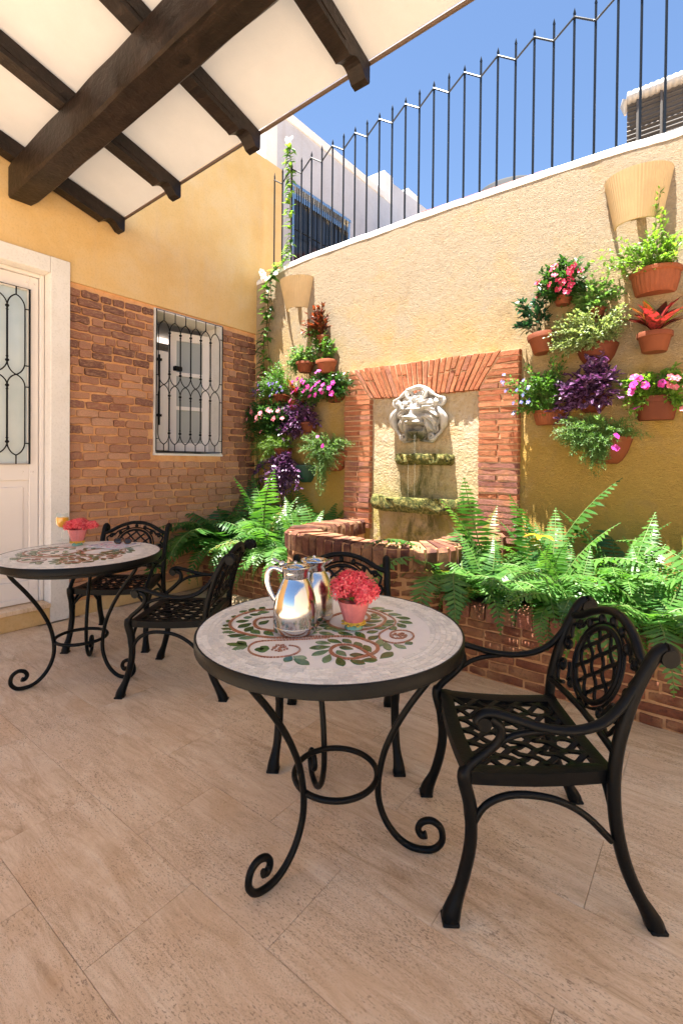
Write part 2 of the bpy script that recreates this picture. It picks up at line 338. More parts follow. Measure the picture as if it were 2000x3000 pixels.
def woodmat():
    t = NT('dark_wood'); v = t.co(rnd=True)
    vs = t.N('Mapping'); t.put(vs.inputs[0], v); vs.inputs['Scale'].default_value = (1.2, 16, 16)
    g = t.noise(vs.outputs[0], 1.6, 6, .65, .9); n = t.noise(v, 7, 5, .6)
    c = t.ramp(g, [(.3, (.005, .003, .002)), (.55, (.013, .0075, .0055)), (.75, (.030, .018, .013))])
    c = t.mix(t.ramp(n, [(.45, 0), (.8, .5)]), c, (.05, .032, .024))
    b = t.bump(g, .35, .006); b = t.bump(t.noise(v, 22, 4, .6, .5), .5, .012, b)
    M['dark_wood'] = t.end(t.pbsdf(c, .45, 0, b, .28))
woodmat()
def canvasmat():
    t = NT('awning_canvas'); v = t.co()
    c = t.mix(t.ramp(t.noise(v, 4.5, 6, .65), [(.25, 0), (.75, 1)]), (.53, .525, .525), (.59, .585, .585)); c = t.mix(t.ramp(t.noise(v, 160, 2), [(.4, .12), (.6, 0)]), c, (.70, .66, .62))
    d = t.N('BsdfDiffuse'); t.put(d.inputs[0], c); tr = t.N('BsdfTranslucent'); t.put(tr.inputs[0], t.mix(1., c, (.97, .97, .98), 'MULTIPLY'))
    mx = t.N('MixShader'); mx.inputs[0].default_value = .042; t.l.new(d.outputs[0], mx.inputs[1]); t.l.new(tr.outputs[0], mx.inputs[2])
    M['awning_canvas'] = t.end(mx.outputs[0])
canvasmat()
def travertine(name='travertine'):
    t = NT(name); v = t.co(rnd=True)
    mp = t.N('Mapping'); t.put(mp.inputs[0], v); mp.inputs['Scale'].default_value = (1.3, 6.5, 1.)
    mp.inputs['Rotation'].default_value = (0, 0, radians(7))
    vn = t.noise(mp.outputs[0], 2.6, 9, .74, .8); cl = t.noise(v, 2.0, 5, .6, .5)
    c = t.ramp(vn, [(.30, (.40, .255, .14)), (.42, (.64, .46, .29)), (.53, (.76, .585, .40)), (.68, (.85, .72, .54))])
    c = t.mix(t.ramp(cl, [(.45, 0), (.75, .6)]), c, (.68, .465, .28))
    mp3 = t.N('Mapping'); t.put(mp3.inputs[0], v); mp3.inputs['Scale'].default_value = (2.2, 30., 1.); mp3.inputs['Rotation'].default_value = (0, 0, radians(7))
    ln = t.noise(mp3.outputs[0], 2.4, 6, .7, 1.2); c = t.mix(t.ramp(ln, [(.32, .45), (.46, 0)]), c, (.42, .26, .145)); c = t.mix(t.ramp(ln, [(.55, 0), (.72, .45)]), c, (.88, .76, .60))
    oi = t.N('ObjectInfo'); c = t.mix(t.math('MULTIPLY', oi.outputs['Random'], .3), c, (.74, .57, .40))
    mp2 = t.N('Mapping'); t.put(mp2.inputs[0], v); mp2.inputs['Scale'].default_value = (1., 2.4, 1.); mp2.inputs['Rotation'].default_value = (0, 0, radians(7))
    p1 = t.noise(mp2.outputs[0], 85, 3, .55); p2 = t.noise(v, 5, 3, .6); p3 = t.noise(mp2.outputs[0], 190, 2, .5)
    pit = t.math('MULTIPLY', t.ramp(p1, [(.56, 0), (.64, 1)]), t.ramp(p2, [(.40, .1), (.60, 1)]))
    pit3 = t.math('MULTIPLY', t.ramp(p3, [(.54, 0), (.64, .9)]), t.ramp(t.noise(v, 3.1, 3, .6), [(.40, .15), (.62, 1)]))
    c = t.mix(t.math('MULTIPLY', pit, .6), c, (.17, .095, .055)); c = t.mix(t.math('MULTIPLY', pit3, .6), c, (.20, .12, .07))
    st = t.ramp(t.noise(v, 1.1, 4, .7, .4), [(.54, 0), (.74, .6)]); c = t.mix(st, c, (.56, .34, .165))
    b = t.bump(t.math('ADD', t.math('MULTIPLY', vn, .4), t.math('MULTIPLY', t.math('ADD', pit, pit3), -.6)), .35, .004)
    M[name] = t.end(t.pbsdf(c, t.math('ADD', t.math('MULTIPLY', cl, .2), .48), 0, b, .35))
travertine()
simple('grout', (.50, .36, .24), .9)
def moss():
    t = NT('mossy_stone'); v = t.co(); n = t.noise(v, 38, 7, .75); n2 = t.noise(v, 9, 4, .6)
    c = t.ramp(n, [(.32, (.008, .008, .003)), (.44, (.05, .055, .012)), (.54, (.17, .155, .04)), (.66, (.42, .34, .13))])
    c = t.mix(t.ramp(n2, [(.5, 0), (.7, .7)]), c, (.07, .10, .02))
    M['mossy_stone'] = t.end(t.pbsdf(c, .9, 0, t.bump(n, 1., .02), .3))
    t = NT('stained_cast'); v = t.co(); n = t.noise(v, 9, 6, .7)
    c = t.ramp(n, [(.35, (.34, .32, .285)), (.6, (.50, .485, .45))])
    sx = t.N('SeparateXYZ'); t.put(sx.inputs[0], v)
    gm = t.math('MULTIPLY', t.ramp(t.math('MULTIPLY', sx.outputs[2], -1.), [(.06, 0), (.18, 1)]), t.ramp(t.math('ABSOLUTE', sx.outputs[0]), [(.06, 1), (.16, .15)]))
    c = t.mix(t.math('MULTIPLY', gm, t.ramp(n, [(.3, .4), (.5, 1)])), c, (.055, .06, .025))
    M['stained_cast'] = t.end(t.pbsdf(c, .62, 0, t.bump(n, .15, .006), .35))
moss()
leafmat('fern_leaf', (.05, .150, .026), (.115, .25, .05), .42, .40)
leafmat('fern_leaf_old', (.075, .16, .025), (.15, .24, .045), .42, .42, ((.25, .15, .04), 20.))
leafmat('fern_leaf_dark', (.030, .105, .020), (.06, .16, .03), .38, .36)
leafmat('leaf_mid', (.045, .14, .02), (.13, .26, .05), .40, .35)
leafmat('leaf_deep', (.018, .070, .016), (.055, .135, .028), .35, .32)
leafmat('leaf_pale', (.11, .18, .055), (.22, .29, .11), .40, .4, ((.42, .46, .26), 90.))
leafmat('leaf_lime', (.13, .25, .035), (.22, .36, .06), .45, .4)
leafmat('leaf_jade', (.016, .060, .030), (.030, .095, .045), .25, .25)
leafmat('leaf_grey_green', (.08, .19, .05), (.20, .32, .10), .40, .45)
leafmat('leaf_purple', (.020, .007, .022), (.085, .030, .085), .25, .27, ((.26, .14, .27), 45.), (1.4, .7, 1.3))
leafmat('leaf_croton_red', (.26, .016, .024), (.42, .055, .055), .30, .3, ((.06, .035, .015), 30.), (1.4, .6, .6))
leafmat('leaf_croton_orange', (.20, .035, .014), (.40, .15, .02), .38, .32, ((.06, .05, .012), 40.), (1.5, 1., .6))
leafmat('leaf_coleus', (.15, .025, .018), (.28, .075, .03), .35, .4, ((.06, .045, .014), 45.), (1.5, .9, .6))
leafmat('leaf_yellow_edge', (.25, .33, .03), (.40, .42, .04), .4, .35)
leafmat('leaf_yellow', (.70, .38, .02), (.75, .45, .04), .4, .4)
for nm, a, b in [('petal_magenta', (.62, .035, .33), (.75, .07, .45)), ('petal_pink', (.70, .13, .20), (.80, .25, .30)), ('petal_red', (.65, .035, .09), (.78, .07, .17)), ('petal_blue', (.16, .16, .50), (.32, .34, .70)), ('petal_violet', (.10, .07, .33), (.20, .13, .45)), ('petal_white', (.80, .80, .76), (.85, .84, .80)), ('petal_coral', (.80, .085, .12), (.86, .24, .24)), ('petal_deep_coral', (.66, .03, .07), (.80, .10, .13)), ('petal_purple', (.30, .03, .28), (.42, .06, .40))]:
    leafmat(nm, a, b, .3, .5, None, (1.2, 1.1, 1.1))
def tess(name, a, b, rough=.3, third=None):
    t = NT(name); g = t.N('NewGeometry'); oi = t.N('ObjectInfo')
    f = t.math('FRACT', t.math('ADD', g.outputs['Random Per Island'], oi.outputs['Random']))
    c = t.ramp(f, [(0, a), (.6, b), (1, third or b)])
    c = t.mix(t.ramp(t.noise(t.co(rnd=True), 60, 4, .6, 1.5), [(.4, 0), (.65, .35)]), c, tuple(x*.6 for x in a))
    M[name] = t.end(t.pbsdf(c, rough, 0, None, .5))
tess('mosaic_stone', (.64, .61, .55), (.83, .78, .68), .32, (.88, .84, .75))
tess('mosaic_green', (.030, .085, .018), (.075, .15, .035), .18, (.16, .26, .13))
tess('mosaic_rust', (.30, .095, .04), (.42, .16, .075), .3, (.36, .20, .12))
def magcover():
    t = NT('magazine_print'); v = t.co(); n = t.noise(v, 26, 3, .6); n2 = t.noise(t.co((1, 4, 1)), 22, 2, .5)
    c = t.ramp(n, [(.38, (.20, .30, .48)), (.45, (.74, .72, .74)), (.56, (.80, .76, .76)), (.64, (.70, .25, .40))])
    M['magazine_print'] = t.end(t.pbsdf(t.mix(t.ramp(n2, [(.55, 0), (.6, .5)]), c, (.78, .75, .74)), .25, 0, None, .5))
    t = NT('tortoiseshell'); n = t.noise(t.co(), 70, 3, .6)
    M['tortoiseshell'] = t.end(t.pbsdf(t.ramp(n, [(.42, (.012, .006, .004)), (.6, (.16, .05, .015))]), .15, 0, None, .6))
magcover(); t = NT('sunglass_lens'); M['sunglass_lens'] = t.end(t.pbsdf((.02, .014, .012), .05, 0, None, .7))
# ------------------------------------------------------------------ ground: floor of travertine tiles
def world_parent(mb, t):
    l = t.location; mb.v = [(p[0]-l[0], p[1]-l[1], p[2]-l[2]) for p in mb.v]; return mb
ground = MB(); ground.box((2, 0, -.36), (160, 160, .5)); g_ = ground.build('ground', M['grout']); g_['kind'] = 'structure'
fl = MB(); fl.box((4.4, -4.0, -.058), (9.6, 8.6, .1)); floor = fl.build('floor', M['grout']); floor['kind'] = 'structure'
TW, TD = .665, .339
tm = MB(); tm.box((0, 0, 0), (TW-.0014, TD-.0014, .03), 0, 0, .0008); tile_me = tm.build('tile', M['travertine'], None, None, True)
for r in range(-1, 22):
    y = -2.70-TD*(r-5)-TD/2+.0
    off = 0.72 if (r % 2 == 1) else .38
    for k in range(-2, 13):
        x = off+TW*k-.66
        cx = x+TW/2
        if cx < -.05 or y > -.55 or cx > 8.2: continue
        a, b, sx = cx-TW/2, cx+TW/2, 1.
        if a < .004: a = .004; sx = (b-a)/TW; cx = (a+b)/2
        if sx < .06: continue
        link('tile', tile_me, floor, (cx, y, -.015), None, (sx, 1, 1))

# ------------------------------------------------------------------ left: yellow house wall with door, window and exposed brick
hw = thing('house_wall', 'tall ochre house wall with white door, barred window and exposed brick panel', 'wall', (0, -1.5, 0))
BY0, BY1, BZ0, BZ1 = -2.113, 0.0, .122, 2.862
WY0, WY1, WZ0, WZ1 = -1.322, -.505, 1.42, 2.842
p = MB(); TK = -.33
def slab(y0, y1, z0, z1, x0=TK, x1=0.):  p.box(((x0+x1)/2, (y0+y1)/2, (z0+z1)/2), (x1-x0, y1-y0, z1-z0))
slab(-9, .43, 3.011, 5.0); slab(BY0, .43, BZ1, 3.011); slab(-9, -3.9, 0, 3.011)
slab(0.0, .43, 0, BZ1)
world_parent(p, hw).build('plaster', M['ochre_plaster'], hw)
p = MB(); xs = -.022
slab(BY0, WY0, 0, BZ1, TK, xs); slab(WY1, BY1, 0, BZ1, TK, xs); slab(WY0, WY1, 0, WZ0, TK, xs); slab(WY0, WY1, WZ1, BZ1, TK, xs)
world_parent(p, hw).build('mortar', M['orange_mortar'], hw)
p = MB(); p.box((-.003, (BY0+-.76)/2, BZ0/2), (.036, -.76-BY0, BZ0), 0, 0, .003)
world_parent(p, hw).build('skirting', M['skirting_paint'], hw)
# bricks: irregular hand-made faces
def brick_variant(rng, depth=1., round_=.16):
    mb = MB(); o = []
    for (cx, cy) in ((-.5, -.5), (.5, -.5), (.5, .5), (-.5, .5)):
        rx = rng.uniform(.03, .10); rz = rng.uniform(.05, .20); sx = 1 if cx > 0 else -1; sy = 1 if cy > 0 else -1
        a = (cx-sx*rx, cy+rng.uniform(-.04, .04)); b = (cx+rng.uniform(-.03, .03), cy-sy*rz)
        o += ([b, a] if sx*sy > 0 else [a, b])
    # insert mid points on the long edges
    o2 = []
    for i, q in enumerate(o):
        o2.append(q); nx = o[(i+1) % len(o)]
        if abs(q[0]-nx[0]) > .5: [o2.append((lerp(q[0], nx[0], f_)+rng.uniform(-.05, .05), lerp(q[1], nx[1], f_)+rng.uniform(-.085, .085))) for f_ in (.22, .5, .78)]
    n = len(o2); inn = [(q[0]*.965, q[1]*.91) for q in o2]
    vs = [(0, a, b) for a, b in o2]+[(.7*depth, a, b) for a, b in o2]+[(depth*rng.uniform(.9, 1.15), a, b) for a, b in inn]
    fs = [(i, (i+1) % n, n+(i+1) % n, n+i) for i in range(n)]+[(n+i, n+(i+1) % n, 2*n+(i+1) % n, 2*n+i) for i in range(n)]+[tuple(2*n+i for i in range(n))]
    mb.add(vs, fs); return mb
rng = random.Random(5)
BV = [brick_variant(rng).build('brick', M['wall_brick'], None, 50, True) for _ in range(16)]
cand = []; z = BZ0+.02; row = 0
while z < BZ1-.05:
    ch = rng.uniform(.070, .080); y = BY0-rng.uniform(0, .12); ysh = rng.uniform(-.004, .004)
    while y < BY1-.02:
        L_ = rng.choice([.20, .21, .22, .19, .11, .12, .17]); y2 = y+L_; a, b = max(y+rng.uniform(.003, .010), BY0+.002), min(y2-rng.uniform(.003, .010), BY1-.004)
        inwin = (z+ch > WZ0-.005 and z < WZ1+.01)
        if inwin and b > WY0 and a < WY1:
            if a < WY0: b = WY0-.012
            elif b > WY1: a = WY1+.016
            else: y = y2; continue
        if b-a > .035: cand.append((a, b, z+rng.uniform(.003, .009), z+ch-rng.uniform(.003, .009)))
        y = y2
    z += ch
cand.sort(key=lambda c: (c[0]+c[1])/2)
mass = MB()
for i, (a, b, z0, z1) in enumerate(cand):
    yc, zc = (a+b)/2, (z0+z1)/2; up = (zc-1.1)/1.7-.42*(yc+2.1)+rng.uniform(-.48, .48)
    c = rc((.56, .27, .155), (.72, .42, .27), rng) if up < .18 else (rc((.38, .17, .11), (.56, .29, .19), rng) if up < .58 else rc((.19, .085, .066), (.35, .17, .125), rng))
    dep = rng.uniform(.001, .010)*(1 if zc > 1.0 else .8)
    sc = (dep+.02-.014, b-a, (z1-z0)*rng.uniform(.9, 1.06))
    zc += rng.uniform(-.004, .004); rot = (rng.uniform(-.045, .045), 0, rng.uniform(-.02, .02))
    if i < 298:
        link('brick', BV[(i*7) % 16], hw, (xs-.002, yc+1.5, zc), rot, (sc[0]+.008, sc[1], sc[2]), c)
    else:
        me = BV[(i*7) % 16]; mass.add([(xs-.002+q.co.x*(sc[0]+.008), yc+1.5+q.co.y*sc[1], zc+q.co.z*sc[2]) for q in me.vertices], [tuple(f.vertices) for f in me.polygons])
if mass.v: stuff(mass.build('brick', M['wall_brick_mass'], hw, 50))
# door surround, reveal, step, door
p = MB()
def sl2(y0, y1, z0, z1, x0, x1, bev=.004): p.box(((x0+x1)/2, (y0+y1)/2, (z0+z1)/2), (x1-x0, y1-y0, z1-z0), 0, 0, bev, .001)
sl2(-2.264, -2.113, .0, 3.011, TK, .022); sl2(-3.75, -2.266, 2.878, 3.011, TK, .021); sl2(-3.9, -3.752, 0, 3.011, TK, .022)
world_parent(p, hw).build('door_surround', M['white_plaster'], hw)
p = MB(); sl2(-3.75, -2.266, .0, .128, -.33, .024); world_parent(p, hw).build('doorstep', M['skirting_paint'], hw)
p = MB(); sl2(-3.75, -2.266, .13, .165, -.33, .040); world_parent(p, hw).build('threshold', M['travertine'], hw)
DX = -.115
p = MB()
def dl(y0, y1, z0, z1, x0=DX-.045, x1=DX, bev=.004): p.box(((x0+x1)/2, (y0+y1)/2, (z0+z1)/2), (x1-x0, y1-y0, z1-z0), 0, 0, bev)
dl(-2.30, -2.268, .168, 2.876, DX-.05, DX+.02); dl(-3.75, -2.302, 2.845, 2.876, DX-.05, DX+.02)
world_parent(p, hw).build('door_frame', M['white_paint'], hw)
door = MB(); p = door
GY0, GY1, GZ0, GZ1 = -2.72, -2.372, 1.305, 2.735
dl(GY1, -2.304, .17, 2.842); dl(-2.80, GY0, .17, 2.842); dl(GY0, GY1, GZ1, 2.842); dl(GY0, GY1, 1.175, GZ0); dl(GY0, GY1, .17, .35)
dl(GY0-.0, GY1+.0, .35, 1.175, DX-.045, DX-.016); dl(GY0+.035, GY1-.035, .40, 1.125, DX-.03, DX-.006, .010)
for (yy, zz) in ((-2.345, 1.24), (-2.335, 2.79), (-2.42, 1.245), (-2.40, 2.79), (-2.33, .28)): p.ball((DX, yy, zz), .009, 6)
door = world_parent(door, hw).build('door', M['door_paint'], hw, 30)
p = MB(); dl(GY0, GY1, GZ0, GZ1, DX-.032, DX-.026, 0); world_parent(p, hw).build('door_glass', M['frosted_glass'], door)
p = MB(); dl(GY0, GY1, GZ0, GZ0+.012, DX-.02, DX+.008, .002); dl(GY1-.011, GY1, GZ0+.012, GZ1-.012, DX-.02, DX+.008, .002); dl(GY0, GY1, GZ1-.012, GZ1, DX-.02, DX+.008, .002)
world_parent(p, hw).build('glass_bead', M['white_paint'], door)
p = MB(); dl(-2.80, -2.306, .172, .215, DX+.001, DX+.014, .003); world_parent(p, hw).build('weather_bar', M['white_paint'], door)

def ogee_grille(y_edges, z0, z1, x, zz, mb, r=.0062, open_left=False):
    """wrought iron pattern on the plane x; y_edges: y of the cell borders; zz: fractions (arch top, collar, collar, cross, collar, collar, arch bottom)"""
    H = z1-z0; Z = [z1-f*H for f in zz]; zt, c1, c2, zx, c3, c4, zb = Z
    def arc(yb, yc, zs, ze):
        out = []
        for i in range(9):
            a = radians(72)*i/8; out.append((x, yb+(yc-yb)*(1-cos(a))/(1-cos(radians(72))), zs+(ze-zs)*sin(a)/sin(radians(72))))
        return out
    n = len(y_edges)-1
    for i, yb in enumerate(y_edges):
        edge = (i == 0 or i == n)
        mb.tube([(x, yb, c1), (x, yb, c2)], r*(1.25 if not edge else .9), 6); mb.tube([(x, yb, c3), (x, yb, c4)], r*(1.25 if not edge else .9), 6)
        if not edge:
            for zc in (c1, c2, c3, c4):
                mb.ball((x, yb, zc), .0155, 7, 0, .8); mb.ball((x, yb, zc+(.03 if zc in (c2, c4) else -.03)), .0115, 6, 0, .5)
        for sgn in (-1, 1):
            j = i+sgn
            if j < 0 or j > n: continue
            yc = (yb+y_edges[j])/2
            mb.tube(arc(yb, yc, c1, zt), r*.85, 6); mb.tube(arc(yb, yc, c2, zx), r*.85, 6); mb.tube(arc(yb, yc, c3, zx), r*.85, 6); mb.tube(arc(yb, yc, c4, zb), r*.85, 6)
    for i in range(n):
        yc = (y_edges[i]+y_edges[i+1])/2
        mb.tube([(x, yc, zt), (x, yc, z1)], r*.85, 6); mb.tube([(x, yc, zb), (x, yc, z0)], r*.85, 6)
    # frame
mb = MB(); gx = DX+.016
ogee_grille([-2.72, -2.535, -2.41], GZ0+.004, GZ1-.004, gx, (.045, .118, .42, .495, .56, .875, .95), mb, .0062)
for zf in (.12, .44, .56, .88): mb.tube([(gx, -2.41, GZ1-(GZ1-GZ0)*zf), (gx, -2.378, GZ1-(GZ1-GZ0)*zf)], .005, 6)
mb.tube([(gx, GY0+.004, GZ0+.004), (gx, GY1-.004, GZ0+.004), (gx, GY1-.004, GZ1-.004), (gx, GY0+.004, GZ1-.004)], .0085, 4, True)
world_parent(mb, hw).build('door_grille', M['black_iron'], door, 40)
# window: reveal box, inner casement, room behind, iron grille
p = MB()
def wl_(y0, y1, z0, z1, x0, x1, bev=0.): p.box(((x0+x1)/2, (y0+y1)/2, (z0+z1)/2), (x1-x0, y1-y0, z1-z0), 0, 0, bev)
wl_(WY0, WY0+.022, WZ0, WZ1, -.34, -.01); wl_(WY1-.022, WY1, WZ0, WZ1, -.34, .004); wl_(WY0+.022, WY1-.022, WZ1-.022, WZ1, -.34, -.006); wl_(WY0-.0, WY1+.006, WZ0-.022, WZ0, -.34, .014)
win = world_parent(p, hw).build('window', M['white_plaster'], hw)
p = MB()   # open casement with three panes, hinged on the right jamb and swung inwards
def cas(a, b, z0, z1, d0=0., d1=.045):
    ang = radians(18); oy, ox = WY1-.03, -.19
    ca, sa = cos(ang), sin(ang)
    vs = []
    for zq in (z0, z1):
        for (u, d) in ((a, d0), (b, d0), (b, d1), (a, d1)): vs.append((ox-u*sa-d*ca, oy-u*ca+d*sa, zq))
    p.add(vs, [(0, 1, 2, 3), (7, 6, 5, 4), (0, 4, 5, 1), (1, 5, 6, 2), (2, 6, 7, 3), (3, 7, 4, 0)])
CH0, CH1 = WZ0+.03, WZ1-.10
cas(0, .075, CH0, CH1); cas(.36, .435, CH0, CH1)
zs_ = [CH0, CH0+.09, CH0+.45, CH0+.49, CH0+.82, CH0+.86, CH1-.09, CH1]
for a, b in ((0, 1), (2, 3), (4, 5), (6, 7)): cas(.075, .36, zs_[a], zs_[b])
casement = world_parent(p, hw).build('casement', M['white_paint'], win)
for a, b in ((1, 2), (3, 4), (5, 6)):
    p = MB(); cas(.075, .36, zs_[a], zs_[b], .02, .024); world_parent(p, hw).build('pane', M['window_glass'], win)
p = MB()
for (a, b, z0, z1) in ((.44, .66, CH0, CH1),): pass
# a closed shutter leaf on the left and its iron bolt
p.box((-.205, -1.175, (CH0+CH1)/2-.13), (.035, .26, CH1-CH0-.26), 0, 0, .006); p.box((-.186, -1.175, CH0+.33), (.012, .15, .5), 0, 0, .005)
world_parent(p, hw).build('shutter', M['white_paint'], win)
p = MB(); p.tube([(-.16, -1.17, CH0+.26), (-.16, -1.17, CH0+.98)], .010, 6); p.box((-.165, -1.17, CH0+.93), (.03, .05, .025)); p.box((-.165, -1.17, CH0+.36), (.03, .05, .025)); p.box((-.17, -.95, CH0+.87), (.05, .09, .05), 0, 0, .008)
world_parent(p, hw).build('shutter_bolt', M['black_iron'], win)
p = MB()
for q, d in (((-1.9, -.9, 1.2), (.1, 3.2, 3.6)), ((-1.1, -2.45, 1.2), (1.5, .1, 3.6)), ((-1.1, .6, 1.2), (1.5, .1, 3.6)), ((-1.1, -.9, 3.15), (1.7, 3.2, .1)), ((-1.1, -.9, -.05), (1.7, 3.2, .1))): p.box(q, d)
world_parent(p, hw).build('room_wall', M['room_paint'], hw)
mb = MB(); gx = .020; ye = [WY0+.028+(WY1-WY0-.075)*i/6 for i in range(7)]
ogee_grille(ye, WZ0+.02, WZ1-.015, gx, (.07, .15, .445, .525, .60, .87, .95), mb, .0060)
for zf in (.115, .46, .60, .90):
    for (a, b) in ((ye[-1], WY1-.01), (ye[0], WY0+.008)): mb.tube([(gx, a, WZ1-(WZ1-WZ0)*zf), (gx, b, WZ1-(WZ1-WZ0)*zf)], .005, 6)
mb.tube([(gx, WY0+.008, WZ0+.02), (gx, WY1-.010, WZ0+.02), (gx, WY1-.010, WZ1-.015), (gx, WY0+.008, WZ1-.015)], .0075, 4, True)
world_parent(mb, hw).build('window_grille', M['black_iron'], win, 40)

# ------------------------------------------------------------------ back: garden wall with white coping
gw = thing('garden_wall', 'rough yellow plaster garden wall with white coping behind the fountain', 'wall', (2.2, .12, 0))
topz = [(0.002, 3.44), (.12, 3.45), (.27, 3.477), (.45, 3.512), (.65, 3.537), (1.2, 3.556), (1.8, 3.566), (2.22, 3.58), (2.8, 3.584), (3.3, 3.582), (3.75, 3.576), (4.1, 3.558), (4.4, 3.545), (5.2, 3.53), (6.5, 3.52), (8.2, 3.52)]
tp = [q for q in catmull([(a, 0, b) for a, b in topz], 6)]
p = MB(); n = len(tp); wob = [noise.noise(Vector((q.x*9, 3, 0)))*.008+noise.noise(Vector((q.x*31, 8, 0)))*.004 for q in tp]
vs = []
for q, w_ in zip(tp, wob): vs += [(q.x, 0, -.1), (q.x, 0, q.z+w_), (q.x, .24, q.z+w_), (q.x, .24, -.1)]
fs = []
for i in range(n-1):
    for k in range(3): fs.append((i*4+k, i*4+4+k, i*4+5+k, i*4+1+k))
p.add(vs, fs); world_parent(p, gw).build('plaster', M['garden_plaster'], gw)
p = MB(); sec = [(-.004, .0), (-.006, .03), (.012, .062), (.06, .085), (.18, .09), (.244, .06), (.244, .0)]; k = len(sec); vs = []; fs = []
for q, w_ in zip(tp, wob):
    for (yy, dz) in sec: vs.append((q.x, yy+noise.noise(Vector((q.x*6, dz*30, 1)))*.004, q.z+w_+dz*(1 if dz > .01 else 1)+.0006))
for i in range(n-1):
    for j in range(k): fs.append((i*k+j, i*k+k+j, i*k+k+(j+1) % k, i*k+(j+1) % k))
p.add(vs, fs); world_parent(p, gw).build('coping', M['coping_paint'], gw, 60)

# iron fence on the wall
fe = thing('iron_fence', 'black iron spiked railing with zigzag top rail on the garden wall', 'fence', (2.2, .12, 3.6))
def topat(x):
    for i in range(n-1):
        if tp[i].x <= x <= tp[i+1].x: return lerp(tp[i].z, tp[i+1].z, (x-tp[i].x)/(tp[i+1].x-tp[i].x))
    return 3.52
def tipz(x): return 4.775+.110*min(1., max(0., (x-.25)/2.0))
xs_ = [.295+.1495*i for i in range(35)]
zig = []
for i, x in enumerate(xs_):
    zt = tipz(x); zb = topat(x)+.085
    mb = MB(); mb.tube([(x, .12, zb-.05), (x, .12, zt-.05)], .0096, 6); mb.tube([(x, .12, zt-.05), (x, .12, zt-.045), (x, .12, zt)], [.0096, .012, .0015], 6)
    world_parent(mb, fe).build('bar', M['rail_paint'], fe, 50); zig.append((x, .12-.009, zt-(.075 if i % 2 == 1 else .185)))
mb = MB()
for a, b in zip(zig, zig[1:]): mb.tube([a, b], .0078, 6)
world_parent(mb, fe).build('top_rail', M['rail_paint'], fe, 50)
mb = MB(); mb.tube([(x, .12, topat(x)+.106) for x in [.03]+xs_], .0085, 4); world_parent(mb, fe).build('bottom_rail', M['rail_paint'], fe, 50)
mb = MB(); mb.tube([(.165, .12, 3.4), (.165, .12, 4.72)], .012, 4); mb.tube([(.165, .12, 4.72), (.165, .12, 4.77)], [.012, .002], 4); mb.tube([(.165, .112, 4.68), zig[0]], .0078, 6)
world_parent(mb, fe).build('end_post', M['rail_paint'], fe, 50)
# ------------------------------------------------------------------ wall fountain
fo = thing('wall_fountain', 'brick framed wall fountain with white lion head above two mossy basins and a brick pool', 'fountain', (2.22, 0, 0))
JL0, JL1, JR0, JR1, ZB, ZS, ZT = 1.367, 1.684, 2.772, 3.107, .70, 1.968, 2.272
p = MB(); p.box(((JL1+JR0)/2, .0, 1.25), (JR0-JL1+.04, .016, 1.52))
world_parent(p, fo).build('back_panel', M['panel_stained'], fo)
p = MB()
p.box(((JL0+JL1)/2, -.012, (ZB+ZT)/2), (JL1-JL0-.012, .062, ZT-ZB-.006)); p.box(((JR0+JR1)/2, -.012, (ZB+ZT)/2), (JR1-JR0-.012, .062, ZT-ZB-.006)); p.box(((JL1+JR0)/2, -.012, (ZS+ZT)/2+.008), (JR0-JL1+.012, .062, ZT-ZS-.016))
world_parent(p, fo).build('mortar', M['pale_mortar'], fo)
def quad_brick(poly, y0, y1, rng, jit=.0026, nm='brick', mat_='fountain_brick', ins=.006):
    """poly (x,z) quad -> rough chamfered block from the wall face y0 out to y1 (y1<y0)"""
    pts = []
    for i in range(len(poly)):
        a, b = Vector(poly[i]), Vector(poly[(i+1) % len(poly)]); k = 3 if (b-a).length > .15 else 1
        for q in range(k):
            v = a.lerp(b, q/k); pts.append((v.x+rng.uniform(-jit, jit), v.y+rng.uniform(-jit, jit)))
    c = Vector((sum(q[0] for q in pts)/len(pts), sum(q[1] for q in pts)/len(pts))); n_ = len(pts); vs = []
    for q in pts: vs.append((q[0], y0, q[1]))
    for q in pts: vs.append((q[0], lerp(y0, y1, .72), q[1]))
    for q in pts:
        d = Vector(q)-c; l = d.length; d = d*(max(.3, 1-ins/l*1.0)); vs.append((c.x+d.x, y1+rng.uniform(-.003, .003), c.y+d.y))
    fs = [(i, n_+i, n_+(i+1) % n_, (i+1) % n_) for i in range(n_)]+[(n_+i, 2*n_+i, 2*n_+(i+1) % n_, n_+(i+1) % n_) for i in range(n_)]+[tuple(2*n_+i for i in range(n_))]
    mb = MB(); mb.add(vs, fs); return mb
rng = random.Random(9)
def put_brick(mb, parent, col, mt='fountain_brick'):
    c = Vector((sum(v[0] for v in mb.v)/len(mb.v), sum(v[1] for v in mb.v)/len(mb.v), sum(v[2] for v in mb.v)/len(mb.v)))
    mb.v = [(v[0]-c.x, v[1]-c.y, v[2]-c.z) for v in mb.v]
    me = mb.build('brick', M[mt], None, 40, True)
    return link('brick', me, parent, c-parent.location, None, None, col)
def orange(): return rc((.50, .19, .090), (.40, .135, .065), rng) if rng.random() < .80 else rc((.32, .12, .07), (.40, .18, .115), rng)
SKL = .215; SKR = .19   # horizontal run of the skewbacks
CH = .0505
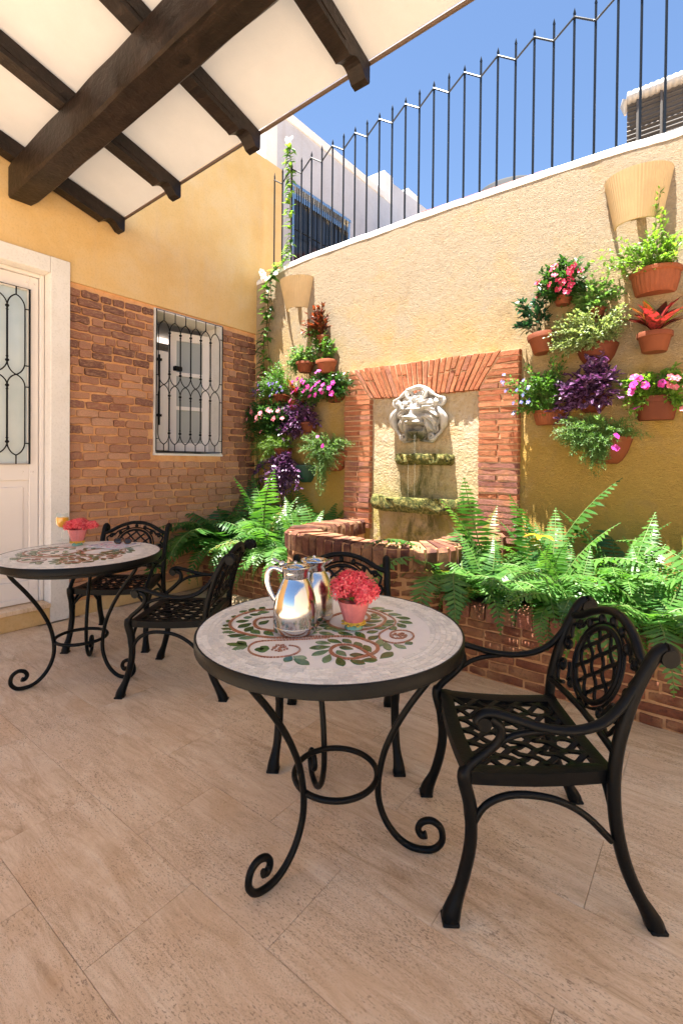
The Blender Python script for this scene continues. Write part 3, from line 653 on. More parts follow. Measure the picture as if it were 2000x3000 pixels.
for side in (0, 1):
    x0, x1 = (JL0, JL1) if side == 0 else (JR0, JR1); z = ZB
    while z < ZT-.02:
        z1 = min(z+CH, ZT); a0 = a1 = x0; b0 = b1 = x1
        if z > ZS-.01:
            f0 = (z-ZS)/(ZT-ZS); f1 = (z1-ZS)/(ZT-ZS)
            if side == 0: b0 = x1-SKL*max(0, f0)-.006; b1 = x1-SKL*f1-.006
            else: a0 = x0+SKR*max(0, f0)+.006; a1 = x0+SKR*f1+.006
        g = .0055; pr = -.058+rng.uniform(-.005, .004)
        dark = rc((.26, .11, .085), (.34, .16, .12), rng) if z < 1.35 and rng.random() < .65 else None
        ex = rng.uniform(-.006, .006)
        if b0-a0 > .25 and rng.random() < .40:
            mx_ = lerp(a0, b0, rng.uniform(.42, .6))
            for (l0, l1, r0, r1) in ((a0+ex, a1+ex, mx_-g*.9, mx_-g*.9), (mx_+g*.9, mx_+g*.9, b0, b1)):
                put_brick(quad_brick([(l0, z+g), (r0, z+g), (r1, z1-g), (l1, z1-g)], .0, pr, rng), fo, dark or orange())
        else:
            put_brick(quad_brick([(a0+ex, z+g), (b0, z+g), (b1, z1-g), (a1+ex, z1-g)], .0, pr, rng), fo, dark or orange())
        z = z1
NV = 25
for i in range(NV):
    def bx(t): return lerp(JL1+.004, JR0-.004, t)
    def tx(t): return lerp(JL1-SKL+.004, JR0+SKR-.004, t)
    t0, t1 = i/NV, (i+1)/NV; gb, gt = .0052, .0075
    dz = rng.uniform(-.010, .004)
    q = [(bx(t0)+gb, ZS+dz), (bx(t1)-gb, ZS+dz), (tx(t1)-gt, ZT+rng.uniform(-.006, .004)), (tx(t0)+gt, ZT+rng.uniform(-.006, .004))]
    if rng.random() < .3:
        k = rng.uniform(.4, .65); m0 = (lerp(q[0][0], q[3][0], k), lerp(q[0][1], q[3][1], k)); m1 = (lerp(q[1][0], q[2][0], k), lerp(q[1][1], q[2][1], k))
        put_brick(quad_brick([q[0], q[1], (m1[0], m1[1]-.004), (m0[0], m0[1]-.004)], .0, -.058+rng.uniform(-.005, .004), rng), fo, orange())
        put_brick(quad_brick([(m0[0], m0[1]+.004), (m1[0], m1[1]+.004), q[2], q[3]], .0, -.058+rng.uniform(-.005, .004), rng), fo, orange())
    else:
        put_brick(quad_brick(q, .0, -.058+rng.uniform(-.005, .004), rng), fo, rc((.44, .20, .13), (.40, .17, .11), rng) if rng.random() < .2 else orange())

# lion mask: sculpted relief plus scrolls
def lion():
    mb = MB(); NU, NVv = 128, 128; W_, H_ = .265, .245; hs = {}
    def g2(u, v, cu, cv, su, sv): return exp(-((u-cu)/su)**2-((v-cv)/sv)**2)
    def H(u, v):
        r = sqrt((u/.80)**2+((v+.06)/.80)**2); th = atan2(v+.06, u)
        edge = .80+.05*sin(9*th+1)+.03*sin(17*th)+.20*max(0, sin(th))**3
        rr = r*.80/edge*1.0
        if rr > 1.0: return None
        base = .42*sqrt(max(0, 1-rr**2.6))
        face = sqrt((u/.45)**2+((v+.04)/.60)**2)
        mane = 0.
        if face > .80:
            k = min(1, (face-.80)/.20); tw = th+.75*(face-.8)*(1 if u > 0 else -1)
            mane = k*(.24*abs(sin(5.5*tw+.5))**.7-.10+.05*sin(22*tw))*(1-.35*rr)
        f = -.10*max(0., 1-abs(face-.86)/.10)                                  # groove around the face
        f += .20*g2(u, v, 0, .34, .36, .10)                                    # forehead
        f += .27*(g2(u, v, .20, .225, .16, .050)+g2(u, v, -.20, .225, .16, .050))   # heavy brows
        f -= .42*(g2(u, v, .235, .085, .125, .062)+g2(u, v, -.235, .085, .125, .062))     # eye sockets
        f += .24*(g2(u, v, .225, .065, .065, .035)+g2(u, v, -.225, .065, .065, .035))     # eyeballs
        f += .52*g2(u, v, 0, .05, .095, .20)+.80*g2(u, v, 0, -.12, .150, .080)           # nose bridge, nose
        f -= .16*(g2(u, v, .080, -.205, .035, .028)+g2(u, v, -.080, -.205, .035, .028))
        f += .58*(g2(u, v, .15, -.275, .135, .080)+g2(u, v, -.15, -.275, .135, .080))     # muzzle
        f -= .12*g2(u, v, 0, -.27, .02, .10)
        f += .26*(g2(u, v, .38, -.06, .09, .13)+g2(u, v, -.38, -.06, .09, .13))       # cheeks
        f -= .20*(g2(u, v, .295, -.20, .04, .13)+g2(u, v, -.295, -.20, .04, .13))
        f -= 1.1*g2(u, v, 0, -.455, .19, .085)                                    # open mouth
        f += .46*g2(u, v, 0, -.60, .17, .060)+.14*g2(u, v, 0, -.72, .15, .1)*(1+.6*sin(42*u))
        fl = 0.
        for cu, cv, an in ((0, .58, 0), (.17, .55, .40), (-.17, .55, -.40), (.33, .46, .85), (-.33, .46, -.85), (.46, .30, 1.2), (-.46, .30, -1.2)):   # flame shaped tufts
            a_, b_ = (u-cu)*cos(an)-(v-cv)*sin(an), (u-cu)*sin(an)+(v-cv)*cos(an)
            fl += .30*exp(-(abs(a_)/(.060*max(.12, 1-max(0, b_+.02)*4.2)))**2.2-(b_/.15)**2)
        return base+mane+f+fl+.010*noise.noise(Vector((u*14, v*14, 2)))
    idx = {}; vs = []; fs = []
    for i in range(NU+1):
        for j in range(NVv+1):
            u, v = -1+2*i/NU, -1+2*j/NVv; h = H(u, v)
            if h is not None: idx[(i, j)] = len(vs); vs.append((u*W_, -max(.01, h)*.20-.015, v*H_))
    for i in range(NU):
        for j in range(NVv):
            q = [(i, j), (i+1, j), (i+1, j+1), (i, j+1)]
            if all(x in idx for x in q): fs.append([idx[x] for x in q])
    mb.add(vs, fs)
    # rim
    ring = []
    for k in range(72):
        th = 2*pi*k/72; e = (.80+.05*sin(9*th+1)+.03*sin(17*th)+.20*max(0, sin(th))**3)*.98; ring.append((e*cos(th)*W_, -.02, (e*sin(th)-.06)*H_))
    mb.tube(ring, .014, 6, True)
    def spiral(c, r0, r1, a0, turns, sg, tail=(), rad=(.020, .010), y=-.05):
        pts = []
        for k in range(26):
            t_ = k/25; a = a0+sg*turns*2*pi*t_; r = lerp(r0, r1, t_); pts.append((c[0]+r*cos(a), y-.012*t_, c[1]+r*sin(a)))
        pts = [(a, y+.012, b) for a, b in tail]+pts; pts = catmull(pts, 2); m_ = len(pts)
        mb.tube(pts, [lerp(rad[0]*(.55 if i < 4 else 1), rad[1], i/m_) for i in range(m_)], 8)
    for s in (-1, 1):
        spiral((s*.062, .195), .044, .008, pi/2+s*.2, 1.5, -s if s > 0 else 1, ((s*.245, .150), (s*.20, .168), (s*.15, .196), (s*.10, .236)), (.021, .010), -.075)
        spiral((s*.222, .120), .030, .006, pi/2-s*.5, 1.35, -s, ((s*.14, -.215), (s*.205, -.165), (s*.252, -.09), (s*.250, -.02), (s*.205, .055), (s*.190, .115)), (.030, .009), -.035)
        spiral((s*.142, -.190), .036, .007, 0 if s > 0 else pi, 1.3, -s, ((s*.02, -.225), (s*.08, -.235), (s*.14, -.235)), (.020, .010), -.04)
        mb.tube(catmull([(s*.235, -.03, -.13), (s*.262, -.05, -.04), (s*.236, -.075, .03), (s*.20, -.06, .08)], 4), [.012, .02, .03, .036, .036, .034, .032, .028, .022, .016, .012, .008, .006], 8)
    mb.tube(catmull([(-.11, -.06, .235), (-.04, -.085, .246), (.03, -.085, .258), (.10, -.06, .235)], 4), [.012]+[.024]*11+[.012], 8)
    for s in (-1, 1): mb.tube([(s*.165, -.03, .085), (s*.195, -.075, .125), (s*.185, -.055, .165)], [.03, .022, .004], 7)
    mb.v = [(v[0], v[1], v[2]*.98) for v in mb.v]
    return mb
lm = lion().build('lion_mask', M['stained_cast'], fo, 42); lm.location = (2.205-2.22, -.012, 1.775)
# basins
def basin(xc, hw_, pr, zt, th, nm):
    mb = MB(); n_ = 48; m_ = 9; rows = []; vs = []; fs = []
    for k in range(n_+1):
        a = pi+pi*k/n_; ex = lambda q: (1 if q > 0 else -1)*abs(q)**.72
        cx, cy = ex(cos(a)), ex(sin(a))
        for j in range(m_):
            t_ = j/(m_-1)
            r_in = (.80, .90, .975, 1.0, 1.0, .985, .95, .86, .70)[j]; zz = (-.02, .0, .0, -.012, -.045, -.065, -.075, -.08, -.08)[j]*th/.08
            nz = noise.noise(Vector((k*.55, j*.9, zt)))*.022+noise.noise(Vector((k*1.7, j*2.1, zt+4)))*.020
            vs.append((xc+cx*hw_*r_in+nz*.6*cx, min(0.002, cy*pr*r_in+nz*cy), zt+zz+nz*.55))
    for k in range(n_):
        for j in range(m_-1): fs.append((k*m_+j, k*m_+j+1, (k+1)*m_+j+1, (k+1)*m_+j))
    c0 = len(vs); vs.append((xc, -.02, zt-.022))
    for k in range(n_): fs.append((c0, k*m_, (k+1)*m_))
    c1 = len(vs); vs.append((xc, -.02, zt-th))
    for k in range(n_): fs.append((c1, (k+1)*m_+m_-1, k*m_+m_-1))
    mb.add(vs, fs); return world_parent(mb, fo).build(nm, M['mossy_stone'], fo, 70)
b1 = basin(2.265, .285, .18, 1.425, .090, 'basin'); b1['label'] = 'small upper mossy half round basin'
b2 = basin(2.235, .49, .30, 1.045, .135, 'basin'); b2['label'] = 'wide lower mossy half round basin'
t = NT('water'); g_ = t.N('BsdfGlossy'); g_.inputs['Roughness'].default_value = .03; tr = t.N('BsdfTransparent'); t.put(tr.inputs[0], (.82, .88, .80)); mx = t.N('MixShader'); mx.inputs[0].default_value = .25
t.l.new(tr.outputs[0], mx.inputs[1]); t.l.new(g_.outputs[0], mx.inputs[2]); M['water'] = t.end(mx.outputs[0])
mb = MB()
for (xx, z0, z1, yy) in ((2.205, 1.64, 1.42, -.12), (2.215, 1.63, 1.42, -.115), (2.17, 1.345, 1.03, -.16), (2.24, 1.345, 1.03, -.168)):
    mb.tube([(xx+noise.noise(Vector((xx*9, k, 1)))*.006, yy, lerp(z0, z1, k/9)) for k in range(10)], [.0035-.0016*(k/9) for k in range(10)], 6)
world_parent(mb, fo).build('water_trickle', M['water'], fo, 60)
# pool: brick rim on a brick wall, polygon outside and inside
OUT = [(1.33, -.05), (1.375, -.70), (1.44, -.95), (1.60, -1.09), (1.95, -1.20), (2.30, -1.245), (2.58, -1.245), (2.76, -1.17), (2.90, -1.02), (2.97, -.80), (3.02, -.05)]
INN = [(1.64, -.05), (1.66, -.70), (1.70, -.82), (1.80, -.895), (2.0, -.955), (2.28, -.995), (2.50, -.985), (2.58, -.93), (2.65, -.85), (2.69, -.75), (2.70, -.05)]
RZ0, RZ1 = .632, .785
def resample(P, n_):
    P = [Vector(q) for q in P]; L_ = [0]
    for a, b in zip(P, P[1:]): L_.append(L_[-1]+(b-a).length)
    out = []
    for i in range(n_+1):
        s_ = L_[-1]*i/n_; k = 0
        while k < len(P)-2 and L_[k+1] < s_: k += 1
        out.append(P[k].lerp(P[k+1], (s_-L_[k])/(L_[k+1]-L_[k]+1e-9)))
    return out
oc = [q.to_2d() for q in catmull([(a, b, 0) for a, b in OUT], 5)]; ic = [q.to_2d() for q in catmull([(a, b, 0) for a, b in INN], 5)]
NB = 39; ro = resample(oc, NB*2); ri = resample(ic, NB*2)
mb = MB(); vs = []; fs = []
k = len(ro)
for a, b in zip(ro, ri):
    d = (b-a)*.06; vs += [(a.x+d.x, a.y+d.y, 0), (a.x+d.x, a.y+d.y, RZ1-.012), (b.x-d.x, b.y-d.y, RZ1-.012), (b.x-d.x, b.y-d.y, .2)]
for i in range(k-1):
    for j in range(3): fs.append((i*4+j, i*4+4+j, i*4+5+j, i*4+1+j))
mb.add(vs, fs); world_parent(mb, fo).build('pool_wall', M['brown_mortar'], fo)
for i in range(NB):
    g = .24+rng.uniform(-.07, .12)
    a0, a1 = ro[2*i].lerp(ro[2*i+1], g), ro[2*i+1].lerp(ro[2*i+2], 1-g); b0, b1 = ri[2*i].lerp(ri[2*i+1], g*.7), ri[2*i+1].lerp(ri[2*i+2], 1-g*.7)
    a0 = a0.lerp(b0, rng.uniform(-.03, .02)); a1 = a1.lerp(b1, rng.uniform(-.03, .02))
    zt, zb_ = RZ1+rng.uniform(-.007, .006), RZ0+rng.uniform(-.006, .006)
    def J(q, z, e=.004): return (q.x+rng.uniform(-e, e), q.y+rng.uniform(-e, e), z+rng.uniform(-e, e))
    c0, c1 = a0.lerp(b0, .10), a1.lerp(b1, .10); d0, d1 = b0.lerp(a0, .06), b1.lerp(a1, .06)
    vs = [J(a0, zb_), J(a1, zb_), J(a0.lerp(b0, -.01), zt-.028), J(a1.lerp(b1, -.01), zt-.028), J(c0, zt), J(c1, zt), J(d0, zt), J(d1, zt), J(b0, zt-.02), J(b1, zt-.02), J(b0, zb_+.02), J(b1, zb_+.02)]
    fs = [(0, 1, 3, 2), (2, 3, 5, 4), (4, 5, 7, 6), (6, 7, 9, 8), (8, 9, 11, 10), (0, 10, 11, 1), (0, 2, 4, 6, 8, 10), (11, 9, 7, 5, 3, 1)]
    mb = MB(); mb.add(vs, fs); put_brick(mb, fo, rc((.15, .050, .034), (.085, .040, .030), rng) if rng.random() < .75 else rc((.24, .11, .065), (.19, .08, .05), rng), 'pool_brick')
# courses of the pool wall (visible front part)
def course_wall(pts, z0, z1, ch, parent, rng, out=.012, L0=.215, maxn=999, cols=((.16, .058, .034), (.27, .11, .058)), gap=.009):
    L_ = [0]
    for a, b in zip(pts, pts[1:]): L_.append(L_[-1]+(b-a).length)
    def at(s_):
        k = 0
        while k < len(pts)-2 and L_[k+1] < s_: k += 1
        f = (s_-L_[k])/(L_[k+1]-L_[k]+1e-9); d = (pts[k+1]-pts[k]).normalized(); return pts[k].lerp(pts[k+1], f), Vector((d.y, -d.x))
    z = z0; r = 0; cnt = 0
    while z < z1-.02:
        s_ = -rng.uniform(0, L0)
        while s_ < L_[-1]:
            l = L0*rng.choice((1, 1, .95, .5, 1.05)); a, b = max(s_+gap*.8, 0.003), min(s_+l-gap*.8, L_[-1]-.003); s_ += l
            if b-a < .04: continue
            pr = out+rng.uniform(-.005, .006); zb_, zt = z+gap*.7+rng.uniform(-.003, .003), min(z+ch, z1)-gap*.6+rng.uniform(-.003, .003)
            vs = []; c_ = 5
            for q in range(c_):
                P0, nn = at(lerp(a, b, q/(c_-1))); e = rng.uniform(-.003, .003); ed = .007 if q in (0, c_-1) else 0
                for (o_, zz) in ((-.02, zb_), (pr-.006-ed, zb_+e), (pr-ed*.6, zb_+.010+e), (pr-ed*.6, zt-.010+e), (pr-.006-ed, zt+e), (-.02, zt)): vs.append((P0.x+nn.x*o_, P0.y+nn.y*o_, zz))
            fs = []
            for q in range(c_-1):
                for j in range(5): fs.append((q*6+j, q*6+6+j, q*6+7+j, q*6+1+j))
            fs += [tuple(range(6)), tuple((c_-1)*6+j for j in range(5, -1, -1))]
            mb = MB(); mb.add(vs, fs); put_brick(mb, parent, rc(cols[0], cols[1], rng), 'pool_brick'); cnt += 1
        z += ch; r += 1
    return cnt
body = [a.lerp(b, .06) for a, b in zip(ro, ri)]
seg = [q for q in body if q.y < -.93 and q.x < 2.95]
course_wall(seg, .05, RZ0-.004, .058, fo, rng, .004, .20)

# ------------------------------------------------------------------ brick planters
def planter(nm, label, x0, x1, yf, zt, yb=-.02, end=True):
    t = thing(nm, label, 'planter', ((x0+x1)/2, yf/2, 0))
    mb = MB(); hh = .105
    mb.box(((x0+x1)/2, yf+.125, (zt-.02)/2), (x1-x0, .21, zt-.02)); world_parent(mb, t).build('planter_core', M['brown_mortar'], t)
    mb = MB(); nx, ny = 34, 10; vs = []; fs = []
    for i in range(nx+1):
        for j in range(ny+1):
            xx, yy = lerp(x0, x1, i/nx), lerp(yf+.2, yb, j/ny); vs.append((xx, yy, zt-.05+noise.noise(Vector((xx*7, yy*7, 0)))*.03))
    for i in range(nx):
        for j in range(ny): fs.append((i*(ny+1)+j, (i+1)*(ny+1)+j, (i+1)*(ny+1)+j+1, i*(ny+1)+j+1))
    mb.add(vs, fs); stuff(world_parent(mb, t).build('soil', M['soil'], t, 60))
    course_wall([Vector((x0, yf+.018)), Vector(((x0+x1)/2, yf+.018)), Vector((x1, yf+.018))], .0, zt-hh-.004, .0605, t, rng, .010, .23, cols=((.19, .068, .038), (.31, .13, .07)))
    x = x0+.01
    while x < x1-.05:
        w_ = rng.uniform(.086, .10); g = .012; vs = []
        a, b = x+g*.5, x+w_-g*.5; zT, zB = zt+rng.uniform(-.006, .006), zt-hh; yo = yf+rng.uniform(-.008, .006)
        def J(px, py, pz, e=.0035): return (px+rng.uniform(-e, e), py+rng.uniform(-e, e), pz+rng.uniform(-e, e))
        prof = [(yo, zB), (yo-.003, zT-.022), (yo+.022, zT), (yo+.20, zT), (yo+.215, zT-.016), (yo+.215, zB+.02)]
        vs = [J(a, *q) for q in prof]+[J(b, *q) for q in prof]; n_ = len(prof)
        fs = [(i, n_+i, n_+(i+1) % n_, (i+1) % n_) for i in range(n_)]+[tuple(range(n_)), tuple(range(2*n_-1, n_-1, -1))]
        mb = MB(); mb.add(vs, fs); put_brick(mb, t, rc((.30, .11, .07), (.40, .19, .13), rng) if rng.random() < .6 else rc((.18, .07, .045), (.25, .11, .075), rng), 'pool_brick'); x += w_
    return t
planter('brick_planter', 'long brick planter full of ferns right of the fountain pool', 2.93, 5.4, -1.03, .468)
planter('brick_planter', 'low brick planter full of ferns between house wall and fountain pool', .012, 1.37, -.765, .36)

# ------------------------------------------------------------------ pergola and awning
pg = thing('pergola', 'dark brown timber pergola of one thick beam and carved rafters overhead', 'pergola', (2.5, -2.5, 3.4))
mb = MB(); NX = 60; vs = []; fs = []; sec = [(-2.572, 3.366), (-2.562, 3.350), (-2.40, 3.350), (-2.387, 3.364), (-2.387, 3.598), (-2.572, 3.600)]
for i in range(NX+1):
    x = lerp(.012, 5.6, i/NX)
    for k, (yy, zz) in enumerate(sec):
        e = 1. if i else .93
        cy, cz = -2.48, 3.475
        vs.append((x, cy+(yy-cy)*e+noise.noise(Vector((x*3.1, k*2.3, 0)))*.007, cz+(zz-cz)*e+.033*x+noise.noise(Vector((x*2.7, k*1.9, 5)))*.007))
for i in range(NX):
    for k in range(6): fs.append((i*6+k, (i+1)*6+k, (i+1)*6+(k+1) % 6, i*6+(k+1) % 6))
fs += [tuple(range(5, -1, -1)), tuple(NX*6+k for k in range(6))]
mb.add(vs, fs); world_parent(mb, pg).build('beam', M['dark_wood'], pg, 30)
SL = .275
def rz(y): return 3.602-SL*(y+2.50)      # underside of the rafters
def rafter_mesh():
    # profile in local (y, z): y along the slope; carved ogee end
    prof = [(-5.0, rz(-5.0)), (-1.905, rz(-1.905)), (-1.885, rz(-1.885)-.004), (-1.868, rz(-1.868)+.012)]
    for i in range(7):
        a = i/6; prof.append((-1.868+.115*a, rz(-1.868+.115*a)+.012+.034*sin(pi*a)*1.0))
    prof += [(-1.745, rz(-1.745)+.004), (-1.706, rz(-1.706)+.004), (-1.70, rz(-1.70)+.02), (-1.70, rz(-1.70)+.128), (-5.0, rz(-5.0)+.128)]
    mb = MB(); mb.prism(prof, 0, -.05, .05)
    mb.prism([(-4.99, rz(-4.99)+.034), (-1.93, rz(-1.93)+.034), (-1.93, rz(-1.93)+.043), (-4.99, rz(-4.99)+.043)], 0, -.0535, .0535)
    return mb
mb = rafter_mesh(); mb.v = [(v[0], v[1]+2.5, v[2]-3.4) for v in mb.v]
rme = mb.build('rafter', M['dark_wood'], None, None, True)
for x in (.085, .93, 1.835, 2.725, 3.68, 4.6, 5.4): link('rafter', rme, pg, (x-2.5, 0, .033*x))
aw = thing('canvas_awning', 'off white canvas awning stretched over the dark rafters', 'awning', (3, -1.66, 3.5))
def az(y): return rz(y)+.134
mb = MB(); vs = []; fs = []; nx, ny = 48, 26
for i in range(nx+1):
    for j in range(ny+1):
        x, y = lerp(.075, 5.45, i/nx), lerp(-1.705, -4.95, j/ny); vs.append((x, y, az(y)+.033*x+.006+.006*sin(x*7.5)*0+noise.noise(Vector((x*1.3, y*1.3, 0)))*.006))
for i in range(nx):
    for j in range(ny): fs.append((i*(ny+1)+j, (i+1)*(ny+1)+j, (i+1)*(ny+1)+j+1, i*(ny+1)+j+1))
mb.add(vs, fs); world_parent(mb, aw).build('canvas', M['awning_canvas'], aw, 60)
simple('awning_bar', (.10, .065, .048), .5)
simple('hem_tape', (.62, .45, .36), .8)
mb = MB(); mb.tube([(.02, -1.69, az(-1.69)+.004), (5.45, -1.69, az(-1.69)+.004+.033*5.45)], .013, 8); world_parent(mb, aw).build('front_bar', M['awning_bar'], aw, 60)
mb = MB(); mb.prism([(-1.69, az(-1.69)-.012), (-4.95, az(-4.95)-.012), (-4.95, az(-4.95)+.012), (-1.69, az(-1.69)+.012)], 0, .024, .074); world_parent(mb, aw).build('side_hem', M['hem_tape'], aw)

# ------------------------------------------------------------------ beyond the wall
nb = thing('neighbour_house', 'pale lavender two storey house with white parapet and barred window beyond the wall', 'house', (-2, 3, 0))
NXF = -.36
p = MB()
def nbx(x0, x1, y0, y1, z0, z1, b=0.): p.box(((x0+x1)/2, (y0+y1)/2, (z0+z1)/2), (x1-x0, y1-y0, z1-z0), 0, 0, b)
nbx(-5, NXF, .46, .96, 0, 6.02); nbx(-5, NXF, .96, 2.32, 5.235, 6.02); nbx(-5, NXF, .96, 2.32, 0, 3.6); nbx(-5, NXF, 2.32, 6.6, 0, 6.02); nbx(-5, NXF-.25, .96, 2.32, 3.6, 5.235)
world_parent(p, nb).build('wall', M['neighbour_paint'], nb)
p = MB(); vs = []
nbx(-5, NXF+.02, .44, 3.3, 6.022, 6.14); nbx(-5, NXF+.015, .452, .66, 3, 6.018, .0)
world_parent(p, nb).build('parapet', M['white_plaster'], nb)
p = MB(); nbx(NXF-.4, NXF+.012, 3.305, 3.60, 6.022, 6.52, .01); world_parent(p, nb).build('chimney', M['white_plaster'], nb); p = MB(); nbx(NXF-.6, NXF-.02, 4.2, 4.6, 6.022, 6.62, .01); world_parent(p, nb).build('chimney', M['white_plaster'], nb)
p = MB()
vs = [(NXF-.3, 3.604, 6.022), (NXF, 3.604, 6.022), (NXF-.3, 6.6, 6.022), (NXF, 6.6, 6.022), (NXF-.3, 3.604, 6.42), (NXF, 3.604, 6.42), (NXF-.3, 6.6, 6.60), (NXF, 6.6, 6.60)]
p.add(vs, [(0, 2, 3, 1), (4, 5, 7, 6), (0, 1, 5, 4), (2, 6, 7, 3), (0, 4, 6, 2), (1, 3, 7, 5)]); world_parent(p, nb).build('roof_wall', M['neighbour_paint'], nb)
p = MB(); nbx(NXF-.12, NXF+.004, .965, 1.01, 3.6, 5.23); nbx(NXF-.12, NXF+.004, 2.27, 2.315, 3.6, 5.23); nbx(NXF-.12, NXF+.02, .962, 2.318, 5.19, 5.233); nbx(NXF-.12, NXF-.05, 1.40, 1.44, 3.6, 5.19); nbx(NXF-.12, NXF-.05, 1.86, 1.90, 3.6, 5.19); nbx(NXF-.12, NXF-.04, 1.01, 2.27, 5.06, 5.19)
world_parent(p, nb).build('window', M['satin_steel'], nb); nwin = nb.children[-1] if nb.children else nb
wobj = [o for o in bpy.data.objects if o.parent == nb and o.name.startswith('window')][0]
p = MB(); nbx(NXF-.10, NXF-.09, 1.01, 2.27, 3.6, 5.06); world_parent(p, nb).build('pane', M['dark_pane'], wobj)
mb = MB()
for i in range(13): mb.tube([(NXF-.02, 1.03+.1*i, 3.6), (NXF-.02, 1.03+.1*i, 5.19)], .008, 5)
for zz in (4.15, 4.62): mb.tube([(NXF-.02, 1.01, zz), (NXF-.02, 2.27, zz)], .011, 4)
world_parent(mb, nb).build('window_bar', M['black_iron'], wobj, 50)
# low red edged roof with water tank, and the sheet metal shelter at the right
rr_ = thing('low_roof', 'dark red roof edge just visible above the white coping', 'roof', (2.2, 3.0, 0))
p = MB(); p.box((1.55, 4.2, 2.62), (1.80, 2.6, 5.24)); world_parent(p, rr_).build('wall', M['neighbour_paint'], rr_)
p = MB(); p.box((1.55, 2.86, 5.235), (1.84, .06, .10), 0, 0, .01); world_parent(p, rr_).build('roof_edge', M['red_paint'], rr_)
wt = thing('water_tank', 'grey rooftop water tank with round black lid above the coping', 'tank', (1.78, 3.7, 5.20))
mb = MB(); mb.lathe([(.60, 0), (.60, .30), (.56, .34), (.42, .385), (.22, .405)], 40, (0, 0, 0)); mb.build('tank_body', M['tank_plastic'], wt, 50)
mb = MB(); mb.lathe([(.205, .37), (.205, .43), (.16, .475), (.05, .492), (.05, .525), (.0001, .527)], 28, (0, 0, 0)); mb.build('lid', M['lid_plastic'], wt, 50)
sh = thing('metal_shelter', 'corrugated metal shelter with rolled pale top edge beyond the fence', 'shelter', (4.6, 2.0, 0))
mb = MB(); X0, X1 = 3.55, 6.2; nn = 150; vs = []; fs = []
for i in range(nn+1):
    t_ = i/nn; z = lerp(4.0, 5.22, t_); o_ = .010*sin(t_*2*pi*26)
    vs += [(X0, 2.0-o_+.04*(1-t_), z), (X1, 2.0-o_+.04*(1-t_), z), (X0, 2.006-o_+.04*(1-t_), z), (X1, 2.006-o_+.04*(1-t_), z)]
for i in range(nn): fs += [(i*4, i*4+1, i*4+5, i*4+4), (i*4+3, i*4+2, i*4+6, i*4+7), (i*4, i*4+4, i*4+6, i*4+2)]
mb.add(vs, fs); world_parent(mb, sh).build('wall_sheet', M['dark_metal_sheet'], sh, 60)
mb = MB()
for x in (3.65, 3.86, 4.22, 4.6, 5.0): mb.box((x, 1.985, 4.6), (.022, .03, 1.2))
world_parent(mb, sh).build('batten', M['dark_metal_sheet'], sh)
mb = MB(); pts = [(X0-.005+.012*i, 2.0, 5.245) for i in range(220)]
mb.tube(pts, [.058+.010*abs(sin(i*.75))-(.03 if i == 0 else 0) for i in range(220)], 12); mb.tube([(X0, 2.0, 5.24), (X0-.03, 2.02, 5.19), (X0-.02, 2.02, 5.10)], [.05, .04, .012], 8)
world_parent(mb, sh).build('rolled_edge', M['pale_metal_sheet'], sh, 60)

# ------------------------------------------------------------------ added wall beside the camera, out of view, to shape the fill light
for (lb, c, d) in (('unseen white wall added on the right hand side to shape the fill light', (7.9, -4.1, 1.7), (.3, 8.2, 3.4)),):
    cw = thing('fill_wall', lb, 'wall', (c[0], c[1], 0)); p = MB(); p.box(c, d); world_parent(p, cw).build('plaster', M['white_plaster'], cw)
